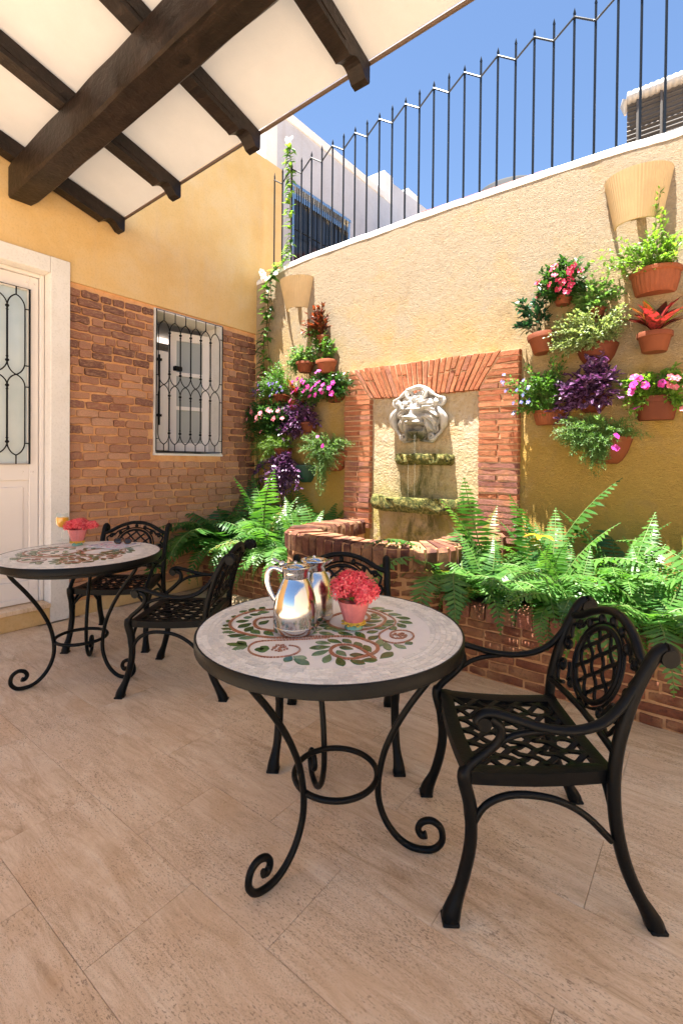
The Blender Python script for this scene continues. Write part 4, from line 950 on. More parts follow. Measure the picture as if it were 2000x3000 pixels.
# ------------------------------------------------------------------ cast iron chairs
def Y(s_): return s_-.285
def make_chair(label, loc, rz_, group):
    t = thing('garden_chair', label, 'chair', loc, rz_, group)
    I = M['black_iron']
    for s in (-1, 1):
        xf = .262
        mb = MB()   # front leg running up into the arm support
        P = catmull([(s*(xf+.012), Y(-.004), .0), (s*(xf+.010), Y(.004), .035), (s*xf, Y(.032), .11), (s*(xf-.004), Y(.056), .22), (s*(xf-.004), Y(.054), .33), (s*xf, Y(.034), .415), (s*(xf+.002), Y(.050), .455), (s*(xf+.004), Y(.10), .50), (s*(xf+.008), Y(.135), .54), (s*(xf+.010), Y(.135), .580), (s*(xf+.010), Y(.105), .603)], 4)
        m_ = len(P); rr = []
        for i, q in enumerate(P):
            z = q.z; rr.append(.027 if z < .02 else (lerp(.027, .0185, (z-.02)/.06) if z < .08 else (.0185 if z < .3 else (.021 if z < .44 else .0135))))
        mb.tube(P, rr, 8, rot=pi/8); mb.box((s*(xf+.012), Y(-.004), .004), (.054, .050, .012), 0, 0, .004)
        mb.build('leg', I, t, 50)
        mb = MB()   # rear leg and back post in one casting
        P = catmull([(s*.268, Y(.590), .0), (s*.266, Y(.578), .03), (s*.262, Y(.538), .10), (s*.258, Y(.505), .18), (s*.254, Y(.482), .28), (s*.250, Y(.474), .38), (s*.249, Y(.478), .47), (s*.249, Y(.494), .56), (s*.250, Y(.530), .68), (s*.251, Y(.568), .762), (s*.251, Y(.592), .800), (s*.251, Y(.617), .812), (s*.251, Y(.638), .798), (s*.251, Y(.636), .775)], 4)
        rr = [(.027 if q.z < .02 else (lerp(.027, .018, (q.z-.02)/.06) if q.z < .08 else .019)) for q in P]
        mb.tube(P, rr, 8, up=(0, 1, 0), rot=pi/8); mb.box((s*.268, Y(.590), .004), (.052, .050, .012), 0, 0, .004)
        mb.tube([(s*.230, Y(.618), .788), (s*.272, Y(.618), .788)], .026, 12)
        mb.build('leg', I, t, 50)
        mb = MB()   # arm
        ax = .268
        P = catmull([(s*(ax+.002), Y(.086), .572), (s*(ax+.004), Y(.066), .590), (s*(ax+.005), Y(.078), .612), (s*(ax+.006), Y(.110), .620), (s*(ax+.010), Y(.17), .607), (s*(ax+.012), Y(.25), .585), (s*(ax+.010), Y(.34), .577), (s*(ax+.002), Y(.42), .593), (s*(ax-.010), Y(.475), .628), (s*(ax-.016), Y(.512), .672), (s*.251, Y(.545), .722)], 5)
        m_ = len(P); mb.tube(P, [.0155 if i > 4 else .012 for i in range(m_)], 10, flat=.78)
        mb.tube([(s*(ax-.014), Y(.086), .590), (s*(ax+.022), Y(.086), .590)], .021, 10)
        mb.tube(catmull([(s*(xf+.006), Y(.118), .515), (s*(xf+.008), Y(.165), .548), (s*(ax+.006), Y(.22), .566), (s*(ax+.010), Y(.29), .574)], 4), .0095, 8)
        mb.build('armrest', I, t, 50)
        mb = MB(); mb.tube(catmull([(s*xf, Y(.064), .285), (s*xf, Y(.095), .335), (s*xf, Y(.15), .366), (s*xf, Y(.22), .374), (s*xf, Y(.31), .360), (s*xf, Y(.39), .318), (s*.258, Y(.465), .245)], 4), .0105, 8); mb.build('brace', I, t, 60)
    mb = MB()
    for yy, hw_ in ((Y(.052), .262), (Y(.476), .250)): mb.tube(catmull([(-hw_, yy, .30), (-hw_+.06, yy, .375), (-hw_+.12, yy, .398)], 4), .0095, 7); mb.tube(catmull([(hw_, yy, .30), (hw_-.06, yy, .375), (hw_-.12, yy, .398)], 4), .0095, 7)
    mb.build('brace', I, t, 60)
    # seat: trapezoid frame dished in the middle, woven slats
    F0, F1, HF, HR = Y(.045), Y(.485), .262, .235
    def dish(x, y): return .432-.010*(1-(x/.26)**2)-.010*sin(pi*(y-F0)/(F1-F0))+.006*((y-F0)/(F1-F0))
    def hw_at(y): return lerp(HF, HR, (y-F0)/(F1-F0))
    mb = MB()
    def band(fn, w_, n_=20):
        vs = []; fs = []
        for i in range(n_+1):
            (x, y), (dx, dy) = fn(i/n_)
            zc = dish(x, y); o = .011
            vs += [(x, y, zc+.004), (x+dx*w_*.5, y+dy*w_*.5, dish(x+dx*w_*.5, y+dy*w_*.5)+.007), (x+dx*w_, y+dy*w_, dish(x+dx*w_, y+dy*w_)+.003), (x+dx*w_, y+dy*w_, zc-.020), (x, y, zc-.034)]
        for i in range(n_):
            for k in range(5): fs.append((i*5+k, i*5+(k+1) % 5, (i+1)*5+(k+1) % 5, (i+1)*5+k))
        fs += [(0, 1, 2, 3, 4), tuple(n_*5+k for k in (4, 3, 2, 1, 0))]
        mb.add(vs, fs)
    band(lambda q: ((lerp(-HF, HF, q), F0-.012*sin(pi*q)), (0, 1)), .048)
    band(lambda q: ((lerp(HR, -HR, q), F1), (0, -1)), .038)
    for s in (-1, 1): band(lambda q, s=s: ((s*hw_at(lerp(F0, F1, q if s < 0 else 1-q)), lerp(F0, F1, q if s < 0 else 1-q)), (-s, 0)), .046)
    seat = mb.build('seat', I, t, 40)
    def inside(x, y): return F0+.03 < y < F1-.022 and abs(x) < hw_at(y)-.032
    for fam in (0, 1):
        ang = radians(52 if fam == 0 else -52); d = Vector((cos(ang), sin(ang))); nn_ = Vector((-d.y, d.x)); sp = .0545
        for k in range(-7, 8):
            pts = []; c = Vector((0, (F0+F1)/2))+nn_*(k*sp)
            for i in range(-60, 61):
                q = c+d*(i*.0068)
                if inside(q.x, q.y): pts.append((q.x, q.y, i))
            if len(pts) < 8: continue
            mb = MB(); P = [(x, y, dish(x, y)-.004+.0048*cos(pi*(i*.0068)/sp/ sin(2*abs(ang))*1.0+pi*k+pi*fam)) for x, y, i in pts][::3]
            mb.tube(P, .0125, 4, flat=.40, up=(0, 0, 1), rot=pi/4); mb.build('slat', I, seat, 40)
    # back: crest rail, bottom rail, oval with woven slats, scrolls
    def bk(x, z):   # point on the leaning back plane
        return (x, Y(.494+(z-.56)*.36)+(.010*(1-(x/.25)**2) if abs(x) < .25 else 0), z)
    mb = MB()
    mb.tube(catmull([bk(-.249, .752), bk(-.20, .768), bk(-.13, .806), bk(-.06, .830), bk(0, .836), bk(.06, .830), bk(.13, .806), bk(.20, .768), bk(.249, .752)], 5), .0165, 9, flat=.85)
    back = mb.build('backrest', I, t, 60); mb = MB()
    mb.tube([bk(-.249, .502), bk(-.12, .506), bk(0, .508), bk(.12, .506), bk(.249, .502)], .0115, 8); mb.build('bottom_rail', I, back, 60)
    oz, orx, orz = .660, .132, .118
    mb = MB(); mb.tube([bk(orx*cos(2*pi*i/40), oz+orz*sin(2*pi*i/40)) for i in range(40)], .0098, 7, True); mb.tube([bk((orx+.020)*cos(2*pi*i/40), oz+(orz+.018)*sin(2*pi*i/40)) for i in range(40)], .0055, 6, True); mb.build('oval_ring', I, back, 60)
    for fam in (0, 1):
        for k in ((-1.5, -.5, .5, 1.5) if fam == 0 else (-1.5, -.5, .5, 1.5)):
            a = radians(38 if fam == 0 else -42); d = Vector((cos(a), sin(a))); nn_ = Vector((-d.y, d.x)); pts = []
            for i in range(-24, 25):
                q = nn_*(k*.052)+d*(i*.0065)
                if (q.x/orx)**2+(q.y/orz)**2 < .98:
                    b_ = bk(q.x, oz+q.y); pts.append((b_[0], b_[1]+.0045*cos(pi*i*.0065/.052+pi*(k+.5)+pi*fam), b_[2]))
            if len(pts) < 4: continue
            mb = MB(); mb.tube(pts[::2] if len(pts) > 6 else pts, .0088, 4, flat=.5, up=(0, -1, .3), rot=pi/4); mb.build('slat', I, back, 40)
    def scroll(c, r0, a0, turns, sg, tail):
        pts = list(tail)
        for k in range(16):
            q = k/15; a = a0+sg*turns*2*pi*q; r = lerp(r0, .006, q); pts.append((c[0]+r*cos(a), c[1]+r*sin(a)))
        return [bk(*q) for q in pts]
    for s in (-1, 1):
        mb = MB(); A = lambda a: a if s > 0 else pi-a
        for c, r0, a0, tr, sg, tail in (((.205, .655), .026, radians(90), 1.2, -1, ((.150, .752), (.185, .742), (.222, .72))), ((.196, .575), .028, radians(-60), 1.2, 1, ((.150, .53), (.19, .520))), ((.185, .735), .018, radians(180), 1.1, -1, ((.055, .800), (.10, .785), (.145, .765))), ((.110, .545), .019, radians(0), 1.2, 1, ((.160, .60), (.142, .575)))):
            pts = scroll((s*c[0], c[1]), r0, A(a0), tr, sg*s, [(s*u, v) for u, v in tail])
            mb.tube(catmull(pts, 2), .0072, 6)
        mb.ball(bk(s*.206, .654), .0125, 6); mb.ball(bk(s*.196, .574), .0125, 6)
        mb.build('scroll', I, back, 60)
    for i in range(5):
        mb = MB(); a = radians(90+(i-2)*24); r = orx+.034; q = bk(r*cos(a), oz+(orz+.030)*sin(a)); mb.ball(q, .0145, 6, 0, 1.3); mb.build('bead', I, back, 60)
    mb = MB(); mb.tube([bk(-.03, .525), bk(0, .545), bk(.03, .525)], .008, 6); mb.build('palmette', I, back, 60)
    return t
c0 = make_chair('black cast iron armchair in the right foreground turned away from the planter', (3.826, -2.257, 0), radians(-55), 'cast iron armchairs')
for ch in list(bpy.data.objects):
    if ch.parent: KIDS.setdefault(ch.parent, []).append(ch)
def again(lbl, loc, r):
    c = copy_tree(c0); c['label'] = lbl; c.location = loc; c.rotation_euler = (0, 0, radians(r)); return c
again('black cast iron armchair half hidden behind the near table, backed against the brick pool', (2.890, -2.084, 0), 36)
again('black cast iron armchair between the two tables seen from its open side', (1.767, -2.166, 0), -55)
again('black cast iron armchair against the brick wall behind the far table', (.793, -2.067, 0), 41)

# ------------------------------------------------------------------ mosaic tables
def make_table(label, loc, rz_, near):
    t = thing('mosaic_table', label, 'table', loc, rz_, 'round mosaic garden tables'); I = M['black_iron']
    TZ, TR = .762, .468
    mb = MB(); mb.lathe([(.40, TZ-.042), (TR-.004, TZ-.042), (TR, TZ-.038), (TR, TZ-.002), (TR-.002, TZ+.0005), (TR-.007, TZ+.0005), (TR-.008, TZ-.02)], 72); mb.build('rim', I, t, 40)
    mb = MB(); mb.lathe([(TR-.0075, TZ-.03), (TR-.0075, TZ-.0018), (.0001, TZ-.0018)], 72); mb.lathe([(.0001, TZ-.032), (TR-.0075, TZ-.032)], 48); mb.build('tabletop', M['cream_grout'], t, 40)
    rg = random.Random(3); cells = []
    r = .352; k = 0
    while r < TR-.02:
        r1 = min(r+.0182, TR-.0085); a = rg.uniform(0, 1); a_end = a+2*pi
        while a < a_end-.01:
            l = rg.uniform(.026, .050)/r; b = min(a+l, a_end); cells.append((r+.0009, r1-.0009, a+.0011/r, b-.0011/r)); a = b
        r = r1; k += 1
    def tmesh(mb, c):
        r0, r1, a, b = c; n_ = 3; vs = []
        h = TZ+rg.uniform(-.0004, .0006)
        for i in range(n_+1):
            q = lerp(a, b, i/n_)
            for (r_, z) in ((r0, TZ-.002), (r0+.0005, h), (r1-.0005, h), (r1, TZ-.002)): vs.append((r_*cos(q), r_*sin(q), z))
        fs = []
        for i in range(n_):
            for j in range(3): fs.append((i*4+j, (i+1)*4+j, (i+1)*4+j+1, i*4+j+1))
        fs += [(0, 1, 2, 3), (n_*4+3, n_*4+2, n_*4+1, n_*4)]
        mb.add(vs, fs)
    camd = Vector((4.345, -3.974)); base = Vector(loc[:2])
    cells.sort(key=lambda c: ((base+Vector((cos((c[2]+c[3])/2+rz_), sin((c[2]+c[3])/2+rz_)))*c[0])-camd).length)
    mass = MB()
    for i, c in enumerate(cells):
        if near and i < 298:
            mb = MB(); tmesh(mb, c); mb.build('tile', M['mosaic_stone'], t)
        else: tmesh(mass, c)
    stuff(mass.build('tile', M['mosaic_stone'], t))
    # leaves
    leafs = MB(); S_ = 1.0
    for (x1, y1, x0, y0) in MOS_LEAF:
        a = Vector((x0, y0))*S_; b = Vector((x1, y1))*S_; b = b+(b-a)*.12; d = b-a; L = d.length; L = max(L, .03); d = d.normalized(); nn_ = Vector((-d.y, d.x)); w_ = min(.020+.07*L, .030)*rg.uniform(.9, 1.1)
        b2 = b
        pts = []
        for i in range(9):
            q = i/8; wd = w_*(sin(pi*min(1, q**1.25))**.8)*(1 if q < 1 else 0); pts.append((a.lerp(b2, q), wd*.62))
        out = [p_+nn_*w__ for p_, w__ in pts]+[p_-nn_*w__ for p_, w__ in reversed(pts[1:-1])]
        mb = leafs if not near else MB()
        n_ = len(out); c_ = a.lerp(b, .55)
        mb.add([(q.x, q.y, TZ-.0016) for q in out]+[(c_.x+(q.x-c_.x)*.95, c_.y+(q.y-c_.y)*.95, TZ+.0009) for q in out], [(i, (i+1) % n_, n_+(i+1) % n_, n_+i) for i in range(n_)]+[tuple(n_+i for i in range(n_))])
        if near: mb.build('mosaic_leaf', M['mosaic_green'], t)
    if not near: stuff(leafs.build('mosaic_leaf', M['mosaic_green'], t))
    vine = MB()
    def run(pl, w_, step):
        pts = [q.to_2d() for q in catmull([(x*S_, y*S_, 0) for x, y in pl], 8)]; L_ = [0]
        for a, b in zip(pts, pts[1:]): L_.append(L_[-1]+(b-a).length)
        s_ = 0; k = 0
        def at(s_):
            k = 0
            while k < len(pts)-2 and L_[k+1] < s_: k += 1
            return pts[k].lerp(pts[k+1], (s_-L_[k])/(L_[k+1]-L_[k]+1e-9))
        while s_ < L_[-1]-step*.5:
            l = step*rg.uniform(.75, 1.2); a, b = at(s_+.0007), at(min(s_+l-.0007, L_[-1])); s_ += l
            d = (b-a)
            if d.length < 1e-4: continue
            d.normalize(); nn_ = Vector((-d.y, d.x))*w_*rg.uniform(.85, 1.05); z = TZ+.0012+rg.uniform(-.0002, .0004)
            q = [a-nn_, b-nn_, b+nn_, a+nn_]
            vine.add([(p_.x, p_.y, TZ-.0016) for p_ in q]+[(p_.x, p_.y, z) for p_ in q], [(4, 5, 6, 7), (0, 1, 5, 4), (1, 2, 6, 5), (2, 3, 7, 6), (3, 0, 4, 7)])
    for v in MOS_VINE: run(v, .0062, .0105)
    for v in MOS_THIN: run(v, .0030, .0100)
    for (x, y) in MOS_SPOT:
        for i in range(30):
            a, r_ = rg.uniform(0, 6.28), .028*sqrt(i/30); c_ = Vector((x*S_+r_*cos(a*1)*1, y*S_+r_*sin(a))); e = .0042; an = rg.uniform(0, 1.5)
            q = [c_+Vector((cos(an+k*pi/2), sin(an+k*pi/2)))*e for k in range(4)]
            z = TZ+.0013+i*.00002; vine.add([(p_.x, p_.y, TZ-.001) for p_ in q]+[(p_.x, p_.y, z) for p_ in q], [(4, 5, 6, 7), (0, 1, 5, 4), (1, 2, 6, 5), (2, 3, 7, 6), (3, 0, 4, 7)])
    vo = stuff(vine.build('vine_tesserae', M['mosaic_rust'], t)); vo['label'] = 'rust brown scrolling vine of tiny mosaic pieces'
    prof = [(.392, .700), (.372, .662), (.30, .567), (.232, .462), (.180, .352), (.158, .262), (.153, .200), (.160, .145), (.184, .088), (.220, .044), (.262, .018), (.308, .012), (.350, .022), (.376, .056), (.370, .098), (.340, .118), (.308, .108), (.294, .082), (.306, .062), (.322, .066)]
    for k in range(3):
        a = radians((0, 121, 241)[k])+0; ca, sa = cos(a), sin(a)
        P = catmull([(r_*ca, r_*sa, z) for r_, z in prof], 4); mb = MB(); m_ = len(P)
        mb.tube(P, [.0115 if i < m_-8 else lerp(.0115, .0135, (i-m_+8)/8) for i in range(m_)], 9, up=(-sa, ca, 0)); mb.build('leg', I, t, 60)
    mb = MB(); mb.tube([(.148*cos(2*pi*i/48), .148*sin(2*pi*i/48), .235) for i in range(48)], .0105, 8, True); mb.build('ring', I, t, 60)
    mb = MB(); mb.lathe([(.36, .690), (.40, .690), (.40, .704), (.36, .704)], 40)
    mb.build('apron_ring', I, t, 40)
    return t
tb = make_table('round mosaic topped iron table in the foreground holding steel flasks', (3.262, -2.620, 0), 0., True)
for o in tb.children if False else [o for o in bpy.data.objects if o.parent == tb and o.name.split('.')[0] in ('leg', 'ring')]: o.rotation_euler = (0, 0, radians(264)); o.location = (.022, .012, 0)
tb2 = make_table('round mosaic topped iron table near the white door holding a magazine', (1.202, -2.550, 0), 0., False)
for o in [o for o in bpy.data.objects if o.parent == tb2 and o.name.split('.')[0] == 'leg']: o.rotation_euler = (0, 0, radians(264))
TZ = .7642

# ------------------------------------------------------------------ things on the tables
def flask(lbl, x, y, rz_, mt, sc=1., handle=True):
    t = thing('vacuum_flask', lbl, 'flask', (x, y, TZ), rz_, 'steel vacuum flasks'); S = sc
    mb = MB(); mb.lathe([(.0001, .001), (.060, .001), (.0635, .006), (.0640, .022), (.0625, .0235), (.0640, .025), (.0645, .05), (.0635, .085), (.0595, .115), (.052, .145), (.043, .168), (.0375, .180), (.0365, .184)], 48); mb.build('body', M[mt], t, 40)
    mb = MB(); mb.lathe([(.0370, .184), (.0385, .186), (.0385, .204), (.0430, .219), (.0450, .222), (.0440, .225), (.038, .219), (.0001, .217)], 40)
    mb.add([(.036, -.014, .222), (.064, 0, .2265), (.036, .014, .222), (.036, -.012, .204), (.036, .012, .204), (.058, 0, .220)], [(0, 1, 2), (0, 3, 5, 1), (2, 1, 5, 4), (3, 4, 5)]); mb.build('collar', M['polished_steel'], t, 40)
    mb = MB(); mb.lathe([(.031, .2175), (.031, .226), (.024, .232), (.0001, .234)], 32); mb.ball((0, 0, .236), .006, 7); mb.build('lid', M['polished_steel'], t, 40)
    if handle:
        mb = MB(); mb.tube(catmull([(-.036, 0, .205), (-.062, 0, .217), (-.080, 0, .205), (-.084, 0, .175), (-.078, 0, .145), (-.068, 0, .120), (-.060, 0, .105)], 5), [.0085]*31, 10, flat=.75, up=(0, 1, 0)); mb.tube([(-.030, 0, .226), (-.052, 0, .240), (-.066, 0, .248)], [.006, .007, .0095], 8, flat=.6); mb.ball((-.04, 0, .232), .010, 7)
        mb.build('handle', M['polished_steel'], t, 60)
    t.scale = (S*1.17, S*1.17, S)
    return t
flask('polished steel vacuum flask with handle, in front on the near table', 3.200, -2.738, radians(37), 'polished_steel', 1.0)
flask('satin steel vacuum flask standing behind the polished one', 3.158, -2.590, radians(37), 'satin_steel', .97, False)
t = thing('saucer', 'white saucer under the coffee cup on the near table', 'saucer', (2.990, -2.345, TZ))
mb = MB(); mb.lathe([(.0001, .002), (.035, .002), (.040, .005), (.074, .012), (.076, .014), (.072, .0145), (.038, .008), (.0001, .007)], 40); mb.build('dish', M['ceramic_white'], t, 50)
t = thing('coffee_cup', 'white straight coffee cup on saucer behind the flasks', 'cup', (2.990, -2.345, TZ+.0085))
mb = MB(); mb.lathe([(.0001, .001), (.034, .001), (.036, .004), (.0385, .085), (.0385, .088), (.0355, .088), (.0335, .012), (.0001, .010)], 36); mb.build('bowl', M['ceramic_white'], t, 40)
mb = MB(); mb.tube(catmull([(-.036, .012, .07), (-.058, .02, .066), (-.062, .021, .04), (-.036, .012, .024)], 5), .005, 8); mb.build('handle', M['ceramic_white'], t, 60)

def floret(mb, c, nrm, sz, npet, rg, wid=.34):
    nrm = Vector(nrm).normalized(); u = nrm.cross(Vector((.31, .52, .79))).normalized(); v = nrm.cross(u); a0 = rg.uniform(0, 6.28)
    c = Vector(c)
    for k in range(npet):
        a = a0+2*pi*k/npet; d = u*cos(a)+v*sin(a); e = nrm.cross(d); lift = rg.uniform(-.15, .35)
        tip = c+d*sz+nrm*sz*lift; m1 = c+d*sz*.55+e*sz*wid+nrm*sz*.12; m2 = c+d*sz*.55-e*sz*wid+nrm*sz*.12
        mb.add([c, m1, tip, m2], [(0, 1, 2), (0, 2, 3)])
def leafblade(mb, base, d, up, L, W, fold=.25, curl=.2, seg=2):
    d = Vector(d).normalized(); up = Vector(up); sd_ = d.cross(up)
    if sd_.length < 1e-4: sd_ = d.cross(Vector((.4, .3, .86)))
    sd_.normalize(); nn_ = sd_.cross(d); base = Vector(base); vs = [base]; fs = []
    for i in range(1, seg+1):
        q = i/(seg+1); wd = W*sin(pi*q**.85)**.9*.5; c = base+d*L*q-nn_*(curl*L*q*q)
        vs += [c+sd_*wd+nn_*wd*fold, c, c-sd_*wd+nn_*wd*fold]
    vs.append(base+d*L-nn_*curl*L)
    fs += [(0, 2, 1), (0, 3, 2)]
    for i in range(seg-1):
        a = 1+i*3; fs += [(a, a+1, a+4, a+3), (a+1, a+2, a+5, a+4)]
    a = 1+(seg-1)*3; l = len(vs)-1; fs += [(a, a+1, l), (a+1, a+2, l)]
    mb.add(vs, fs)
def flower_cup(lbl, x, y, sc, seed, wide):
    t = thing('flower_cup', lbl, 'flower pot', (x, y, TZ), 0, 'pink cups of coral flowers'); rg = random.Random(seed)
    mb = MB(); mb.lathe([(.0001, .018), (.030, .018), (.034, .030), (.045, .066), (.0535, .094), (.0545, .097), (.050, .096), (.041, .064), (.026, .030), (.0001, .028)], 48, flute=(16, .05)); mb.build('cup', M['pink_glass'], t, 50)
    mb = MB(); mb.lathe([(.0001, .0005), (.031, .0005), (.031, .004), (.022, .012), (.022, .020), (.0001, .021)], 32); mb.build('foot', M['green_glass'], t, 50)
    mb = MB()
    for i in range(22):
        a = 2*pi*i/22
        for r_, z, s_ in ((.030, .023, .0075), (.038, .019+.003*sin(i*2.1), .0062)): mb.ball((r_*cos(a), r_*sin(a), z), s_, 5, 0, .5)
    mb.build('lace_collar', M['yellow_lace'], t, 60)
    B = [MB(), MB()]
    for cx, cy, cz, rr_, n_ in wide:
        for i in range(int(n_*.72)):
            while True:
                q = Vector((rg.gauss(0, 1), rg.gauss(0, 1), rg.gauss(.25, 1)))
                if q.length > .1: break
            q.normalize(); q.z = max(q.z, -.45); r_ = rr_*rg.uniform(.72, 1.06)
            c = Vector((cx, cy, cz))+Vector((q.x*r_, q.y*r_, q.z*r_*.8))
            floret(B[rg.random() < .35], c, q+Vector((0, 0, .25)), .0165*rg.uniform(.8, 1.15), 4, rg, .25)
            if rg.random() < .35: B[1].tube([Vector((cx, cy, cz))*.6+Vector((0, 0, .04)), c], [.0012, .0009], 3, cap=False)
    stuff(B[0].build('blossom', M['petal_coral'], t)); stuff(B[1].build('blossom', M['petal_deep_coral'], t))
    for k in range(5):
        a = rg.uniform(0, 6.28); mb = MB(); leafblade(mb, (.02*cos(a), .02*sin(a), .095), (cos(a), sin(a), rg.uniform(.2, .9)), (0, 0, 1), .06, .024, .2, .2, 3); mb.build('leaf', M['leaf_mid'], t, 60)
    t.scale = (sc,)*3
    return t
flower_cup('pink cup of coral red flowers on the near table beside the flasks', 3.342, -2.588, 1.02, 4, ((-.035, -.015, .135, .050, 150), (.04, .015, .135, .045, 130), (0, .02, .155, .045, 110), (-.02, .0, .165, .04, 90), (.055, -.02, .12, .034, 70), (-.058, .02, .115, .034, 80)))
flower_cup('pink cup of coral red flowers on the far table before the juice glass', .897, -2.44, 1.12, 8, ((-.045, -.02, .115, .040, 110), (.0, .02, .13, .042, 110), (.04, .015, .115, .034, 70), (.095, .045, .125, .032, 70), (.03, -.02, .135, .036, 70)))
t = thing('juice_glass', 'stemmed glass of orange juice standing left of the far pink flower cup', 'glass', (.640, -2.43, TZ))
mb = MB(); mb.lathe([(.0001, .001), (.036, .001), (.034, .004), (.006, .008), (.0045, .02), (.0045, .075), (.008, .085), (.028, .100), (.041, .125), (.0435, .150), (.041, .180), (.0385, .198), (.037, .198), (.0395, .180), (.042, .150), (.0395, .126), (.026, .103), (.0001, .092)], 40); mb.build('glass_body', M['clear_glass'], t, 60)
mb = MB(); mb.lathe([(.0001, .0935), (.0255, .1045), (.039, .1265), (.0415, .150), (.0408, .168), (.0001, .168)], 36); mb.build('juice', M['juice'], t, 60)
t = thing('magazine', 'glossy magazine lying flat on the far table under the sunglasses', 'magazine', (1.120, -2.300, TZ), radians(20))
mb = MB(); mb.box((0, 0, .0035), (.275, .205, .0068), 0, 0, .001); mb.build('pages', M['paper_edge'], t)
mb = MB(); mb.add([(-.1395, -.1045, .0072), (.1395, -.1045, .0072), (.1395, .1045, .0072), (-.1395, .1045, .0072), (-.1395, -.1045, .0079), (.1395, -.1045, .0079), (.1395, .1045, .0085), (-.1395, .1045, .0085)], [(0, 3, 2, 1), (4, 5, 6, 7), (0, 1, 5, 4), (1, 2, 6, 5), (2, 3, 7, 6), (3, 0, 4, 7)]); mb.build('cover', M['magazine_print'], t)
t = thing('sunglasses', 'dark tortoiseshell sunglasses folded on the magazine', 'sunglasses', (1.135, -2.245, TZ+.0075), radians(35))
mb = MB()
for s in (-1, 1): mb.tube([(s*.034+.026*cos(2*pi*i/24), .0+.006*sin(2*pi*i/24)*.4, .022+.020*sin(2*pi*i/24)) for i in range(24)], .0034, 6, True)
mb.tube(catmull([(-.010, 0, .028), (0, -.002, .032), (.010, 0, .028)], 4), .003, 6); mb.build('frame', M['tortoiseshell'], t, 60)
for s in (-1, 1):
    mb = MB(); n_ = 20; vs = [(s*.034+.025*cos(2*pi*i/n_), .0005, .022+.019*sin(2*pi*i/n_)) for i in range(n_)]+[(s*.034+.025*cos(2*pi*i/n_), .0025, .022+.019*sin(2*pi*i/n_)) for i in range(n_)]
    mb.add(vs, [tuple(range(n_)), tuple(range(2*n_-1, n_-1, -1))]+[(i, n_+i, n_+(i+1) % n_, (i+1) % n_) for i in range(n_)]); mb.build('lens', M['sunglass_lens'], t)
    mb = MB(); mb.tube(catmull([(s*.062, 0, .028), (s*.064, .02, .027), (s*.02, .035, .014), (-s*.05, .045, .008), (-s*.066, .048, .005)], 5), .003, 6, flat=.7); mb.build('temple', M['tortoiseshell'], t, 60)
# ------------------------------------------------------------------ wall sconces: ribbed half cones open above and below
def sconce(lbl, x, zt, zb, wt_, wb, dp):
    t = thing('wall_sconce', lbl, 'wall lamp', (x, 0, zb), 0, 'ribbed clay wall sconces'); mb = MB(); n = 120; rows = 12; vs = []; fs = []
    H = zt-zb
    for j in range(rows+1):
        q = j/rows; hw_ = lerp(wb, wt_, q)/2
        for k in range(n+1):
            a = pi+pi*k/n; rib = 1+.020*abs(sin(k*pi/4.0))
            ar = .035*sin(pi*k/n)*0
            vs.append((hw_*cos(a)*rib, hw_*sin(a)*rib*dp, q*H))
    o = len(vs)
    for j in range(rows+1):
        q = j/rows; hw_ = lerp(wb, wt_, q)/2-.012
        for k in range(n+1):
            a = pi+pi*k/n; vs.append((hw_*cos(a), min(0, hw_*sin(a)*dp), q*H))
    for j in range(rows):
        for k in range(n):
            a = j*(n+1)+k; fs.append((a, a+1, a+n+2, a+n+1)); b = o+a; fs.append((b, b+n+1, b+n+2, b+1))
    for k in range(n):
        fs.append((k, o+k, o+k+1, k+1)); a = rows*(n+1)+k; fs.append((a, a+1, o+a+1, o+a))
    mb.add(vs, fs); mb.build('shade', M['sconce_clay'], t, 50)
    mb = MB(); mb.box((0, -.012, H*.55), (.10, .02, .07)); mb.tube([(0, -.02, H*.55), (0, -.05, H*.55), (0, -.055, H*.62)], .012, 8); mb.build('bracket', M['black_iron'], t, 50)
    mb = MB(); mb.lathe([(.012, 0), (.014, .02), (.028, .05), (.03, .065), (.02, .085), (.0001, .09)], 16, (0, -.055, H*.62)); mb.build('bulb', M['ceramic_white'], t, 60)
    return t
sconce('ribbed clay half cone sconce on the wall above the right hand hanging pots', 3.892, 3.372, 3.035, .415, .285, .80)
sconce('ribbed clay half cone sconce in the back corner beside the climbing vine', .672, 3.345, 3.025, .440, .285, .80)

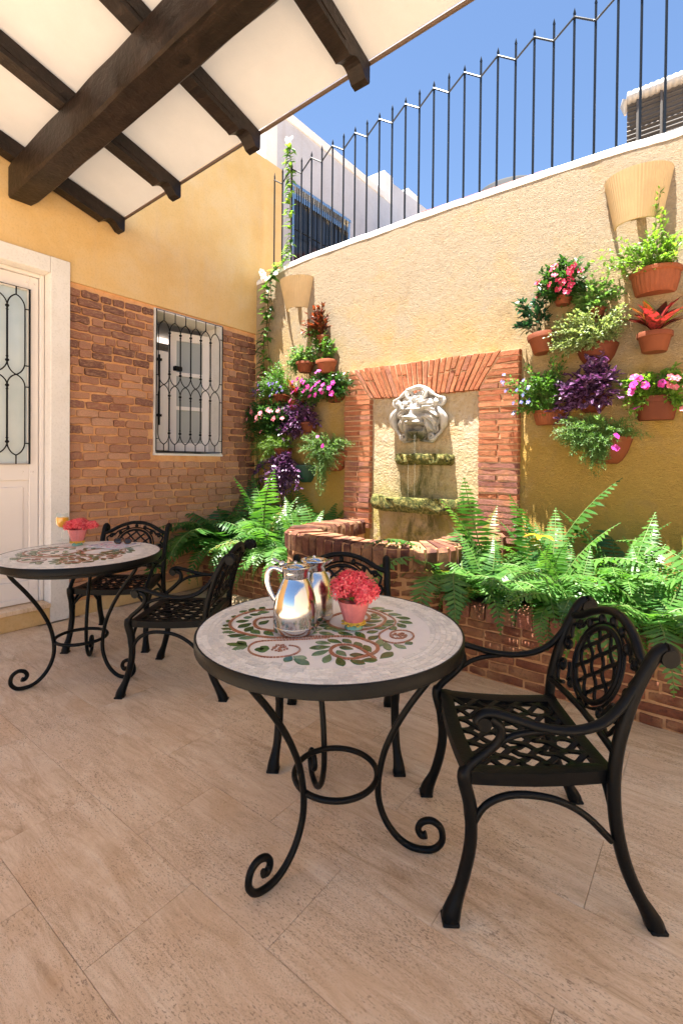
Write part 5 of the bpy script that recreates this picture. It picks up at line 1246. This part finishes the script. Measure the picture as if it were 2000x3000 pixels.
# ------------------------------------------------------------------ hanging pots and plants
def pot(t, kind, w, h, d, tilt=0., mt='terracotta', y0=-.004):
    """pot with its rim at local z=0, bottom at -h; half = flat back against the wall"""
    mb = MB(); hw_ = w/2
    if kind == 'round':
        r = hw_; mb.lathe([(.0001, -h), (r*.66, -h), (r*.70, -h+.004), (r*.90, -h*.28), (r*.92, -h*.26), (r, -h*.25), (r*1.01, -.003), (r*.99, 0), (r*.90, 0), (r*.86, -.03), (.0001, -.03)], 32, (0, -r-.012, 0))
        mb.lathe([(.0001, -.022), (r*.87, -.022)], 20, (0, -r-.012, 0), 1)
    else:
        fl = (28, .05) if kind == 'fluted' else None
        if kind == 'trough': prof = [(.0001, -h), (.74, -h), (.78, -h*.93), (.93, -h*.30), (.935, -h*.28), (.97, -h*.27), (1., -.004), (.99, 0), (.92, 0), (.90, -.025), (.0001, -.03)]
        elif kind == 'bowl': prof = [(.0001, -h), (.42, -h), (.60, -h*.88), (.80, -h*.60), (.94, -h*.25), (.98, -h*.12), (1., -h*.1), (1.0, 0), (.92, 0), (.88, -.03), (.0001, -.03)]
        else: prof = [(.0001, -h), (.70, -h), (.78, -h*.94), (.90, -h*.5), (.94, -h*.22), (1.02, -h*.16), (1.03, -.005), (1.0, 0), (.91, 0), (.88, -.025), (.0001, -.03)]
        ex = .62 if kind == 'trough' else 1.
        n = 56; vs = []; fs = []
        for i, (r, z) in enumerate(prof):
            for k in range(n+1):
                a = pi+pi*k/n; cx = (1 if cos(a) > 0 else -1)*abs(cos(a))**ex; cy = -abs(sin(a))**ex
                f = 1-(.035*abs(cos(14*(a-pi)))**3 if (fl and -h*.95 < z < -h*.2 and i < 6) else 0)
                vs.append((hw_*r*cx*f, y0+d*r*cy*f, z))
        for i in range(len(prof)-1):
            for k in range(n): a = i*(n+1)+k; fs.append((a, a+1, a+n+2, a+n+1))
        o = len(vs)
        mb.add(vs, fs); m_ = len(prof)
        mb.add([(hw_*r*sg, y0, z) for r, z in prof[:8] for sg in (-1, 1)], [(2*i, 2*i+1, 2*i+3, 2*i+2) for i in range(7)])
        mb.add([(hw_*.90*cos(pi+pi*k/20), y0+d*.90*sin(pi+pi*k/20), -.02) for k in range(21)], [tuple(range(21))], 1)
    o = mb.build('pot', [M[mt], M['soil']], t, 40)
    if tilt: o.rotation_euler = (0, tilt, 0)
    return o
def grow(t, leafm, origin, blobs, leaf, rg, stemm='stem_green', nm='foliage', wob=.25, droop=.0, per=9, upb=.35, opp=True, back=-.012, stuff_=True, whorl=False):
    """stems from the pot to points in ellipsoids, leaves along each stem. blobs: (cx,cy,cz,rx,ry,rz,stems)"""
    L, W = leaf[0]*1.12, leaf[1]*1.15; A = MB(); S = MB(); ends = []
    blobs = [(a*GS, b, c*GS, d*1.16*GS, e*1.35, f*1.16*GS, int(g*1.3*GS)) for a, b, c, d, e, f, g in blobs]
    for (cx, cy, cz, rx, ry, rz_, ns) in blobs:
        for _ in range(ns):
            while True:
                q = Vector((rg.uniform(-1, 1), rg.uniform(-1, 1), rg.uniform(-1, 1)))
                if q.length < 1: break
            if q.length > .05: q = q.normalized()*(q.length**.55)
            e = Vector((cx+q.x*rx, min(back-L*.3, cy+q.y*ry), cz+q.z*rz_)); o = Vector(origin)+Vector((rg.uniform(-.5, .5)*rx*.6, rg.uniform(-.03, .03), 0))
            mid = o.lerp(e, .5)+Vector((0, -.01, .25*(e-o).length+droop)); N_ = 10; P = []
            for i in range(N_+1):
                s_ = i/N_; P.append(o*(1-s_)**2+mid*2*s_*(1-s_)+e*s_*s_)
            for p_ in P: p_.y = min(p_.y, back)
            S.tube(P[::2], [.0022, .002, .0017, .0014, .0011, .0008], 4, cap=False)
            ends.append((e, (P[-1]-P[-2]).normalized()))
            for i in range(per):
                s_ = lerp(.38, 1.0, (i+rg.random()*.6)/per); f = min(s_*N_, N_-.001); k = int(f); c = P[k].lerp(P[k+1], f-k); tg = (P[k+1]-P[k]).normalized()
                for sg in ((-1, 1) if opp else (rg.choice((-1, 1)),)):
                    d = Vector((rg.gauss(0, .6), rg.gauss(-.35, .6), rg.gauss(upb, .45)))+tg*.45
                    if d.length < .1: continue
                    d.normalize(); c2 = c+d*.006; sc = rg.uniform(.65, 1.15)*lerp(1.1, .75, s_)
                    leafblade(A, c2, d, (rg.gauss(0, .3), rg.gauss(-.45, .3), 1), L*sc, W*sc, .3, rg.uniform(.05, .35))
    for v in range(len(A.v)):
        x, y, z = A.v[v]
        if y > -.004: A.v[v] = (x, -.004-.002*(v % 3), z)
    a = A.build(nm, M[leafm], t); s = S.build('stems', M[stemm], t)
    if stuff_: stuff(a); stuff(s)
    return ends
FL = {}
def flower_mesh(pm, npet, sz, wid, eye='petal_white'):
    k = (pm, npet, sz)
    if k not in FL:
        out = []
        for v in range(4):
            mb = MB(); rg = random.Random(v); nrm = Vector((0, 0, 1))
            for q in range(npet):
                a = 2*pi*q/npet+rg.uniform(-.1, .1); d = Vector((cos(a), sin(a), 0)); e = Vector((-sin(a), cos(a), 0)); lift = rg.uniform(-.1, .18)
                c = d*sz*.06
                mb.add([c, c+d*sz*.5+e*sz*wid+nrm*sz*.10, c+d*sz*.92+e*sz*wid*.7+nrm*sz*(lift+.05), c+d*sz+nrm*sz*lift, c+d*sz*.92-e*sz*wid*.7+nrm*sz*(lift+.03), c+d*sz*.5-e*sz*wid+nrm*sz*.10], [(0, 1, 2, 3), (0, 3, 4, 5)])
            mb.ball((0, 0, sz*.06), sz*.12, 4, 1)
            out.append(mb.build('flower', [M[pm], M[eye]], None, None, True))
        FL[k] = out
    return FL[k]
def flowers(t, pm, pts, rg, npet=5, sz=.018, wid=.42, eye='petal_white'):
    ms = flower_mesh(pm, npet, sz, wid, eye)
    for p_, d in pts:
        d = Vector((d.x*.5+rg.gauss(0, .25), d.y*.3-.75+rg.gauss(0, .2), abs(d.z)*.4+.35+rg.gauss(0, .2))).normalized()
        q = d.to_track_quat('Z', 'Y').to_euler(); s = rg.uniform(.8, 1.2)
        link('flower', rg.choice(ms), t, Vector(p_)+d*.014, q, (s, s, s))
def pick(ends, n, rg, test=None):
    c = [e for e in ends if test is None or test(e[0])]; c.sort(key=lambda e: e[0].y+rg.uniform(0, .06)); return c[:n]
HP = 'potted plants hanging on the garden wall'
def hung(label, x, z, cat='potted plant'): return thing('hanging_plant', label, cat, (x, 0, z), 0, HP)
def bigleaves(t, mt, n, L, W, rg, o=(0, -.08, -.01), spread=.8, upw=.6, nm='leaf', curl=.25, extra=()):
    for i in range(n):
        a = 2*pi*i/n*1.0+rg.uniform(-.3, .3) if n > 6 else rg.uniform(0, 6.28); el = rg.uniform(.15, 1.2)*upw+.1
        d = Vector((cos(a)*spread, sin(a)*spread*.7-.15, el)).normalized(); sc = rg.uniform(.7, 1.1); mb = MB()
        b = Vector(o)+Vector((cos(a)*.015, sin(a)*.015, rg.uniform(0, .05)))
        leafblade(mb, b, d, (0, -.3, 1), L*sc, W*sc, .35, curl*rg.uniform(.3, 1.6), 5)
        mb.v = [(v[0], min(v[1], -.006), v[2]) for v in mb.v]
        mb.build(nm, M[mt if not extra or rg.random() < .8 else rg.choice(extra)], t, 70)
rg = random.Random(21)
GS = 1.06
# right group
t = hung('fluted oval clay trough with straggly light green herb, right of the red flowers', 4.005, 2.685)
pot(t, 'fluted', .31, .165, .15, 0, 'pale_terracotta')
e = grow(t, 'leaf_lime', (0, -.07, -.02), [(-.02, -.10, .12, .17, .08, .10, 26), (.02, -.09, .32, .05, .04, .17, 5), (-.25, -.10, .10, .16, .05, .12, 12), (-.05, -.14, .0, .2, .06, .05, 10), (.14, -.11, .10, .06, .05, .09, 6)], (.042, .020), rg, 'stem_green', per=6)
t = hung('clay pot of dark leaved impatiens with bright red flowers', 3.43, 2.60)
pot(t, 'round', .14, .06, .1, 0, 'terracotta')
e = grow(t, 'leaf_deep', (0, -.08, -.01), [(.0, -.10, .11, .17, .10, .14, 60), (-.05, -.13, .03, .13, .06, .08, 18)], (.050, .026), rg, per=7)
flowers(t, 'petal_red', pick(e, 17, rg), rg, 5, .026, .46)
t = hung('small tilted clay pot with dark glossy jade like plant, nearest the arch corner', 3.275, 2.34)
pot(t, 'round', .19, .15, .1, -.16, 'terracotta')
for (dx, dz) in ((-.12, .22), (-.02, .25), (.03, .14), (-.17, .12)):
    grow(t, 'leaf_jade', (-.02, -.10, -.02), [(dx, -.12, dz, .05, .04, .05, 3)], (.075, .036), rg, 'stem_brown', per=5, upb=.1)
t = hung('small clay pot of pale ivy above the big variegated bowl', 3.655, 2.475)
pot(t, 'round', .125, .06, .1, 0, 'dark_terracotta')
grow(t, 'leaf_grey_green', (0, -.07, 0), [(.0, -.10, .08, .16, .08, .11, 42), (-.12, -.12, .0, .08, .05, .06, 12)], (.036, .030), rg, per=6)
t = hung('wide clay bowl overflowing with pale small leaved variegated trailer', 3.65, 2.225)
pot(t, 'bowl', .285, .15, .15, 0, 'dark_terracotta')
grow(t, 'leaf_pale', (0, -.09, -.01), [(-.04, -.14, .09, .23, .10, .14, 90), (-.22, -.14, .03, .12, .06, .12, 30), (-.05, -.19, -.02, .18, .04, .05, 34), (.14, -.13, .12, .08, .06, .10, 14)], (.024, .017), rg, per=9)
t = hung('clay pot with large red and bronze croton leaves at the right edge', 4.015, 2.235)
pot(t, 'round', .21, .13, .1, 0, 'terracotta')
bigleaves(t, 'leaf_croton_red', 22, .23, .08, rg, (0, -.11, 0), .85, 1.5, extra=('leaf_coleus', 'leaf_croton_orange'))
for d in ((.6, -.3, .55), (-.2, -.1, .8)):
    mb = MB(); leafblade(mb, (.02, -.1, .02), d, (0, -.4, 1), .24, .05, .3, .2, 5); mb.build('leaf', M['leaf_yellow_edge'], t, 70)
t = hung('fluted clay bowl with loose green plumbago and pale blue flowers beside the brick jamb', 3.325, 1.762)
pot(t, 'fluted', .245, .112, .125, 0, 'pale_terracotta')
e = grow(t, 'leaf_mid', (0, -.07, -.01), [(-.02, -.10, .13, .15, .09, .14, 58), (-.18, -.12, .22, .12, .06, .12, 20), (.08, -.10, .28, .07, .05, .10, 10), (-.2, -.12, .02, .09, .05, .05, 8)], (.036, .018), rg, per=7)
flowers(t, 'petal_blue', pick(e, 22, rg, lambda q: q.x < -.10), rg, 5, .014, .40)
t = hung('dark purple leaved trailing plant in the middle of the right hand pots', 3.625, 1.86)
pot(t, 'bowl', .23, .13, .13, 0, 'dark_terracotta')
grow(t, 'leaf_purple', (0, -.08, -.01), [(.0, -.13, .06, .20, .08, .15, 22), (.02, -.11, .22, .07, .05, .08, 6), (-.16, -.14, -.08, .08, .05, .11, 11), (.06, -.18, -.04, .14, .04, .07, 8)], (.080, .045), rg, 'stem_purple', per=4)
t = hung('long clay trough of petunias with magenta flowers below the red croton', 4.02, 1.815)
pot(t, 'trough', .27, .16, .14, 0, 'dark_terracotta')
e = grow(t, 'leaf_lime', (0, -.07, -.01), [(-.12, -.12, .05, .10, .08, .08, 34), (.02, -.11, .07, .12, .07, .07, 32), (.14, -.11, .06, .08, .07, .09, 22), (-.12, -.15, -.05, .06, .04, .07, 14), (.17, -.13, -.05, .04, .04, .09, 12), (.08, -.08, .15, .05, .03, .05, 8)], (.036, .024), rg, per=7)
flowers(t, 'petal_magenta', pick(e, 10, rg, lambda q: q.x < .08), rg, 5, .024, .50, 'petal_purple'); flowers(t, 'petal_pink', pick(e, 6, rg, lambda q: q.x > .06), rg, 5, .024, .46)
t = hung('rounded clay bowl hidden under bright needle leaved trailing moss rose', 3.725, 1.545)
pot(t, 'bowl', .325, .19, .17, 0, 'terracotta')
e = grow(t, 'leaf_grey_green', (-.03, -.10, -.01), [(-.10, -.17, .03, .20, .09, .11, 110), (-.07, -.20, -.09, .13, .05, .10, 60), (-.03, -.20, -.20, .05, .03, .08, 18), (.14, -.12, .06, .08, .06, .06, 16), (.22, -.10, .0, .05, .04, .04, 6), (-.24, -.12, .02, .06, .05, .06, 14)], (.026, .0065), rg, per=16)
flowers(t, 'petal_magenta', pick(e, 2, rg, lambda q: q.x > .06), rg, 5, .022, .50, 'petal_purple')
GS = 1.26
# left group
t = hung('top left clay pot of red brown coleus below the corner sconce', 1.105, 2.655)
pot(t, 'round', .145, .10, .1, 0, 'terracotta')
bigleaves(t, 'leaf_coleus', 24, .15, .07, rg, (-.04, -.09, .03), .75, 1.3, extra=('leaf_croton_orange',))
grow(t, 'leaf_coleus', (-.03, -.08, 0), [(-.10, -.10, .10, .14, .07, .10, 14), (-.05, -.10, .2, .09, .05, .06, 8)], (.07, .036), rg, 'stem_purple', per=4)
grow(t, 'leaf_mid', (-.03, -.08, 0), [(-.10, -.11, .0, .10, .05, .10, 18), (.02, -.12, -.12, .10, .04, .08, 14)], (.030, .018), rg, per=6)
t = hung('small clay pot of pale creeping leaves, left of its twin under the coleus', .885, 2.405)
pot(t, 'round', .20, .11, .1, .03, 'terracotta')
grow(t, 'leaf_grey_green', (-.02, -.09, -.01), [(-.04, -.12, .05, .16, .08, .08, 46), (-.16, -.14, -.05, .06, .04, .09, 18)], (.032, .022), rg, per=6)
t = hung('small clay pot with sparse twiggy green plant, right of its twin under the coleus', 1.18, 2.385)
pot(t, 'round', .22, .135, .1, -.05, 'pale_terracotta')
grow(t, 'leaf_mid', (-.03, -.10, -.02), [(-.06, -.12, .12, .13, .07, .13, 22), (.02, -.1, .06, .08, .05, .05, 10)], (.030, .018), rg, 'stem_brown', per=6)
t = hung('trailing lobelia with small blue and violet flowers in the back corner', .54, 2.085)
pot(t, 'round', .20, .07, .1, 0, 'dark_terracotta')
e = grow(t, 'leaf_mid', (0, -.09, -.01), [(-.10, -.13, .09, .22, .10, .13, 70), (-.10, -.11, .24, .10, .05, .08, 16), (-.25, -.14, .02, .12, .06, .10, 26)], (.028, .015), rg, per=8)
flowers(t, 'petal_violet', pick(e, 26, rg, lambda q: q.z < .12), rg, 5, .017, .42); flowers(t, 'petal_pink', pick(e, 7, rg, lambda q: q.x < -.24), rg, 5, .013, .42)
t = hung('clay pot of narrow orange and bronze croton leaves left of the magenta flowers', .775, 2.005)
pot(t, 'round', .20, .12, .1, 0, 'dark_terracotta')
bigleaves(t, 'leaf_croton_orange', 24, .24, .045, rg, (0, -.1, -.01), .62, 1.2, curl=.3, extra=('leaf_croton_red', 'leaf_coleus'))
t = hung('half round clay bowl covered in magenta vinca flowers beside the arch', 1.215, 2.05)
pot(t, 'bowl', .27, .085, .15, 0, 'dark_terracotta')
e = grow(t, 'leaf_deep', (0, -.09, -.01), [(-.05, -.15, .06, .30, .10, .13, 90), (-.25, -.16, -.03, .13, .06, .12, 30), (.18, -.15, .02, .08, .06, .11, 18)], (.036, .021), rg, per=7)
flowers(t, 'petal_magenta', pick(e, 30, rg), rg, 5, .026, .44)
t = hung('clay trough of leafy vinca with salmon pink flowers low in the corner', .48, 1.725)
pot(t, 'trough', .40, .05, .14, 0, 'dark_terracotta')
e = grow(t, 'leaf_deep', (0, -.09, -.01), [(-.15, -.14, .12, .26, .10, .13, 62), (.05, -.14, .10, .18, .09, .12, 50), (-.27, -.15, .0, .15, .06, .15, 30), (.0, -.17, -.02, .2, .05, .05, 24)], (.046, .024), rg, per=7)
flowers(t, 'petal_pink', pick(e, 15, rg), rg, 5, .026, .44)
t = hung('purple leaved trailing plant in the left group above the moss rose', .94, 1.765)
pot(t, 'round', .19, .11, .1, 0, 'dark_terracotta', )
grow(t, 'leaf_purple', (-.03, -.09, -.01), [(-.14, -.15, .02, .18, .08, .15, 30), (-.20, -.17, -.12, .11, .05, .09, 12), (-.04, -.13, .12, .10, .06, .06, 12), (.05, -.13, .02, .08, .05, .08, 6)], (.064, .032), rg, 'stem_purple', per=5)
t = hung('lacy bright green asparagus fern spilling over its hidden pot', .56, 1.50)
pot(t, 'round', .20, .12, .1, 0, 'dark_terracotta')
grow(t, 'leaf_lime', (.05, -.10, .0), [(-.12, -.20, .02, .22, .06, .08, 60), (-.02, -.18, .05, .18, .06, .06, 40), (-.22, -.2, -.08, .10, .04, .08, 26)], (.030, .0035), rg, per=26, upb=.0)
t = hung('dark green plastic pot with purple plant hanging low down the wall', .825, 1.315)
pot(t, 'bowl', .27, .19, .15, 0, 'green_pot')
grow(t, 'leaf_purple', (-.08, -.13, .0), [(-.20, -.19, -.04, .12, .06, .10, 16), (-.36, -.18, -.16, .20, .05, .13, 18), (-.26, -.18, -.32, .10, .04, .12, 10), (-.08, -.17, -.24, .12, .04, .06, 9)], (.068, .031), rg, 'stem_purple', per=5, droop=.05)
t = hung('fan shaped clay bowl with fine green moss rose trailing to a point', 1.19, 1.455)
pot(t, 'bowl', .45, .20, .17, 0, 'terracotta')
e = grow(t, 'leaf_grey_green', (0, -.12, -.01), [(-.04, -.18, .05, .24, .08, .10, 84), (-.02, -.20, -.10, .14, .05, .10, 50), (-.0, -.20, -.26, .05, .03, .11, 26), (.14, -.18, -.06, .08, .05, .08, 18), (.2, -.12, .06, .08, .04, .05, 8)], (.024, .007), rg, per=13)
flowers(t, 'petal_magenta', pick(e, 2, rg, lambda q: q.z > .05), rg, 5, .02, .5, 'petal_purple')

GS = 1.
# ------------------------------------------------------------------ climbing vine in the corner
t = thing('climbing_vine', 'slender green vine climbing the corner up the fence post to a white flower', 'vine', (.16, -.03, 1.0))
vp = catmull([(.20, -.03, .35), (.10, -.05, .8), (.12, -.05, 1.15), (.07, -.04, 1.5), (.10, -.05, 1.9), (.20, -.05, 2.3), (.17, -.045, 2.65), (.24, -.05, 3.0), (.25, -.045, 3.3), (.33, -.05, 3.5), (.44, .04, 3.66), (.455, .10, 3.9), (.44, .10, 4.3), (.45, .10, 4.6), (.435, .10, 4.85), (.44, .09, 4.97)], 10)
mb = MB(); mb.tube(vp, [lerp(.007, .0035, i/len(vp)) for i in range(len(vp))], 6); world_parent(mb, t).build('stem', M['stem_brown'], t, 60)
mb = MB(); vq = catmull([(.22, -.03, 2.2), (.27, -.04, 2.5), (.23, -.04, 2.8), (.30, -.045, 3.1), (.29, -.05, 3.42), (.36, -.03, 3.56)], 10); mb.tube(vq, .004, 5); world_parent(mb, t).build('stem', M['stem_brown'], t, 60)
LB = []
for k in range(6):
    mb = MB(); leafblade(mb, (0, 0, 0), (1, 0, 0), (0, 0, 1), 1., .42, .3, .10+.09*k, 4); LB.append([mb.build('leaf', M[q], None, 70, True) for q in ('leaf_mid', 'leaf_deep', 'leaf_lime')])
i = 12
while i < len(vp)-3:
    c = vp[i]; a = rg.uniform(0, 6.28)
    for s in (0, pi):
        d = Vector((cos(a+s), -abs(sin(a+s))*.8, rg.uniform(-.5, .35))).normalized()
        kk = 2 if c.z > 3.4 and rg.random() < .8 else rg.choice((0, 0, 1))
        q = Matrix.Identity(3); x_ = d; z_ = (Vector((0, -.4, 1))-x_*Vector((0, -.4, 1)).dot(x_)).normalized(); y_ = z_.cross(x_)
        L = rg.uniform(.095, .145)*(1.0 if c.z < 3.5 else .85)
        link('leaf', rg.choice(LB)[kk], t, c-t.location, Matrix((x_, y_, z_)).transposed().to_euler(), (L, L, L))
    i += 1 if c.z > 2.2 else 2
for i in range(4, len(vq)-2, 3):
    c = vq[i]; d = Vector((rg.uniform(-1, 1), -.5, rg.uniform(-.5, .5))).normalized(); x_ = d; z_ = (Vector((0, -.4, 1))-x_*Vector((0, -.4, 1)).dot(x_)).normalized(); y_ = z_.cross(x_); L = rg.uniform(.09, .13)
    link('leaf', rg.choice(LB)[rg.choice((0, 1))], t, c-t.location, Matrix((x_, y_, z_)).transposed().to_euler(), (L, L, L))
for (p_, n_) in (((.445, .07, 4.985), 3), ((.20, -.075, 3.50), 3)):
    for k in range(n_):
        link('flower', flower_mesh('petal_white', 5, .045, .50, 'yellow_lace')[k % 4], t, Vector(p_)-t.location+Vector((rg.uniform(-.03, .03), -.01, rg.uniform(-.02, .03))), (radians(70+20*k), .4*k, k*1.3))

# ------------------------------------------------------------------ ferns
def frond(v, rg, kind):
    """arching frond in the x-z plane from the origin, unit length about 1"""
    mb = MB(); N_ = 27; P = [Vector((0, 0, 0))]; el = {0: 1.36, 1: 1.22, 2: 1.10, 3: .95, 4: .65}[kind]; drop = {0: .7, 1: 1.75, 2: 2.3, 3: 2.7, 4: 2.5}[kind]
    side = rg.uniform(-.45, .45)
    for i in range(N_):
        q = i/N_; a = el-drop*q**1.25; P.append(P[-1]+Vector((cos(a)*cos(side*q*2), cos(a)*sin(side*q*2), sin(a)))/N_)
    mb.tube(P[::3], [lerp(.0085, .003, k/9) for k in range(10)], 4, cap=False, mi=1)
    for i in range(3, N_+1):
        for h_ in (0,):
            q = (i-h_)/N_
            if q < .10: continue
            k = min(int((i-h_)), N_-1); c = P[k].lerp(P[k+1], (i-h_)-k) if k < N_ else P[-1]; tg = (P[min(k+1, N_)]-P[k]).normalized()
            sd_ = Vector((-tg.y, tg.x, 0)); sd_ = sd_.normalized() if sd_.length > .05 else Vector((0, 1, 0)); up = tg.cross(sd_)*-1
            if up.z < 0 and kind < 2: up = -up
            l = .185*(min(1, (q-.05)/.16)**.7)*(1-(max(0, q-.38)/.62)**1.35*.94)
            if l < .006: continue
            for s in (-1, 1):
                d = (sd_*s+tg*rg.uniform(.18, .34)+up*rg.uniform(-.28, .10)+Vector((0, 0, -.42 if kind > 1 else -.12))).normalized(); w_ = .030*min(1, .5+l*4)
                nn_ = up+sd_*s*rg.uniform(-.25, .25); e = d.cross(nn_).normalized()*w_*.5; b = c+up*.002; sag = -up*l*rg.uniform(.05, .30)
                mb.add([b-e*.6, b+e*.6, b+d*l*.55+e*1.0+sag*.3, b+d*l*.55-e*1.0+sag*.3, b+d*l+sag], [(0, 1, 2, 3), (3, 2, 4)], 0)
    return mb
FR = {}
fr_rng = random.Random(77)
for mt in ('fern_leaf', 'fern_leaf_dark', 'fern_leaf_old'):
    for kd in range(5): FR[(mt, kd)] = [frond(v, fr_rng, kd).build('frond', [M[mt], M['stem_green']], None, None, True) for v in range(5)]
def fern(label, x, y, z, spec, mt='fern_leaf', cat='fern'):
    """spec: list of (azimuth deg, kind, length)"""
    t = thing('fern', label, cat, (x, y, z), 0, 'sword ferns in the brick planters')
    for az, kd, L in spec:
        a = radians(az+rg.uniform(-9, 9)); L *= rg.uniform(1.0, 1.22)
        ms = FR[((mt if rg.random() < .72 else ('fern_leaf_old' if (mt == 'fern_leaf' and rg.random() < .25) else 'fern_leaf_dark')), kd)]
        link('frond', rg.choice(ms), t, (rg.uniform(-.03, .03), rg.uniform(-.03, .03), rg.uniform(-.03, .0)), (rg.uniform(-.15, .15), rg.uniform(-.12, .12), a), (L, L, L))
    return t
def full(n, front=(.55, .75), up_=(.6, .75), rg=rg, lo=0, hi=360):
    out = []
    n = int(n*1.45)
    for i in range(n):
        az = lo+(hi-lo)*i/n+rg.uniform(-12, 12); f = (1-cos(radians(az-90)))/2   # 1 towards the camera (-y)
        kd = rg.choice((1, 2, 2, 3, 3)) if f > .5 else rg.choice((0, 1, 1, 2, 2, 2)); out.append((az, kd, rg.uniform(*front)*(1 if f > .5 else .85)))
    for i in range(n//8): out.append((rg.uniform(0, 360), 0, rg.uniform(*up_)))
    return out
# right planter
PZ = .44
fern('tall sunlit fern beside the pool at the left end of the right planter', 3.08, -.62, PZ, full(18, (.55, .75), (.6, .78)))
fern('sunlit fern hanging over the planter edge just right of the pool', 3.16, -.88, PZ, full(14, (.45, .62), (.45, .5)))
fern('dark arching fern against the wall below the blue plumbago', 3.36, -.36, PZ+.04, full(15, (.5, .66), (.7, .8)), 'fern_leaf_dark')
fern('broad bright fern arching in the middle of the right planter', 3.52, -.62, PZ, full(18, (.55, .74), (.45, .5)))
fern('bright fern drooping over the bricks behind the right chair', 3.70, -.88, PZ, full(15, (.45, .66), (.4, .45)))
fern('broad bright fern behind the right chair back', 3.95, -.58, PZ, full(18, (.55, .74), (.4, .5)))
fern('bright fern at the right edge of the photograph', 4.12, -.86, PZ, full(16, (.5, .7), (.4, .5)))
fern('large fern at the far right end of the planter', 4.45, -.62, PZ, full(18, (.6, .8), (.5, .6)))
t = fern('small upright glossy fern against the wall below the moss rose bowl', 3.80, -.16, PZ+.05, [(200, 0, .55), (330, 0, .60), (20, 0, .46), (100, 0, .66), (150, 0, .5), (270, 1, .42)], 'fern_leaf_dark')
t = fern('small sparse fern near the wall under the petunia trough', 4.05, -.2, PZ+.02, [(200, 0, .42), (330, 1, .42), (20, 0, .40), (170, 1, .42), (270, 1, .4)], 'fern_leaf_dark')
fern('sunlit fern covering the right shoulder of the fountain pool', 2.99, -.90, PZ+.06, [(180, 2, .72), (200, 1, .75), (225, 2, .72), (250, 3, .66), (150, 2, .72), (130, 1, .66), (280, 3, .62), (310, 2, .62), (170, 3, .7), (210, 3, .7), (80, 2, .66), (50, 2, .6), (235, 3, .66)])
# left planter
LZ = .33
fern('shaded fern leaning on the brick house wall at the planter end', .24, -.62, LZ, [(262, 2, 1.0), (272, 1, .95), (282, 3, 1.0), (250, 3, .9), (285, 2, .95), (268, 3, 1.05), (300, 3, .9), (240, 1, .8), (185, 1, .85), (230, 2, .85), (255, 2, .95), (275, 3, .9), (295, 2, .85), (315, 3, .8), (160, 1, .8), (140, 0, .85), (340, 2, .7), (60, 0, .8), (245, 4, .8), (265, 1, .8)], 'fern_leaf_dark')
fern('sunlit fern in the middle of the left planter', .62, -.40, LZ, full(20, (.72, .92), (.85, 1.02)))
fern('sunlit fern spilling over the front of the left planter', .86, -.60, LZ, full(17, (.6, .8), (.6, .7)))
fern('bright fern leaning on the left corner of the pool wall', 1.17, -.52, LZ, full(18, (.6, .78), (.6, .7)))
fern('dark tall fern in the back corner below the vine', .40, -.18, LZ, [(80, 0, .95), (150, 0, .9), (30, 0, .9), (200, 1, .8), (320, 1, .8), (260, 1, .75), (110, 0, 1.0)], 'fern_leaf_dark')
fern('light fern under the hanging green pot beside the jamb', 1.12, -.16, LZ+.05, [(90, 0, .72), (150, 0, .7), (20, 0, .66), (200, 1, .6), (330, 1, .6), (270, 1, .55), (60, 0, .6)])
mb = MB(); 
for d in ((.7, -.4, .2), (-.6, -.5, .3), (.1, -.8, .25)): leafblade(mb, (0, 0, 0), d, (0, 0, 1), .11, .05, .3, .4, 4)
t = thing('fallen_leaf', 'fallen yellow leaves caught among the right hand ferns', 'leaf', (3.42, -.55, .86)); mb.build('leaf', M['leaf_yellow'], t, 70)
def seedling(label, x, y, z):
    t = thing('seedling', label, 'plant', (x, y, z))
    grow(t, 'leaf_lime', (0, 0, 0), [(0, -.02, .30, .10, .08, .10, 12)], (.085, .045), rg, per=4, back=5.)
    return t
seedling('broad leaved green seedling among ferns left of the pool', .92, -.24, .36)
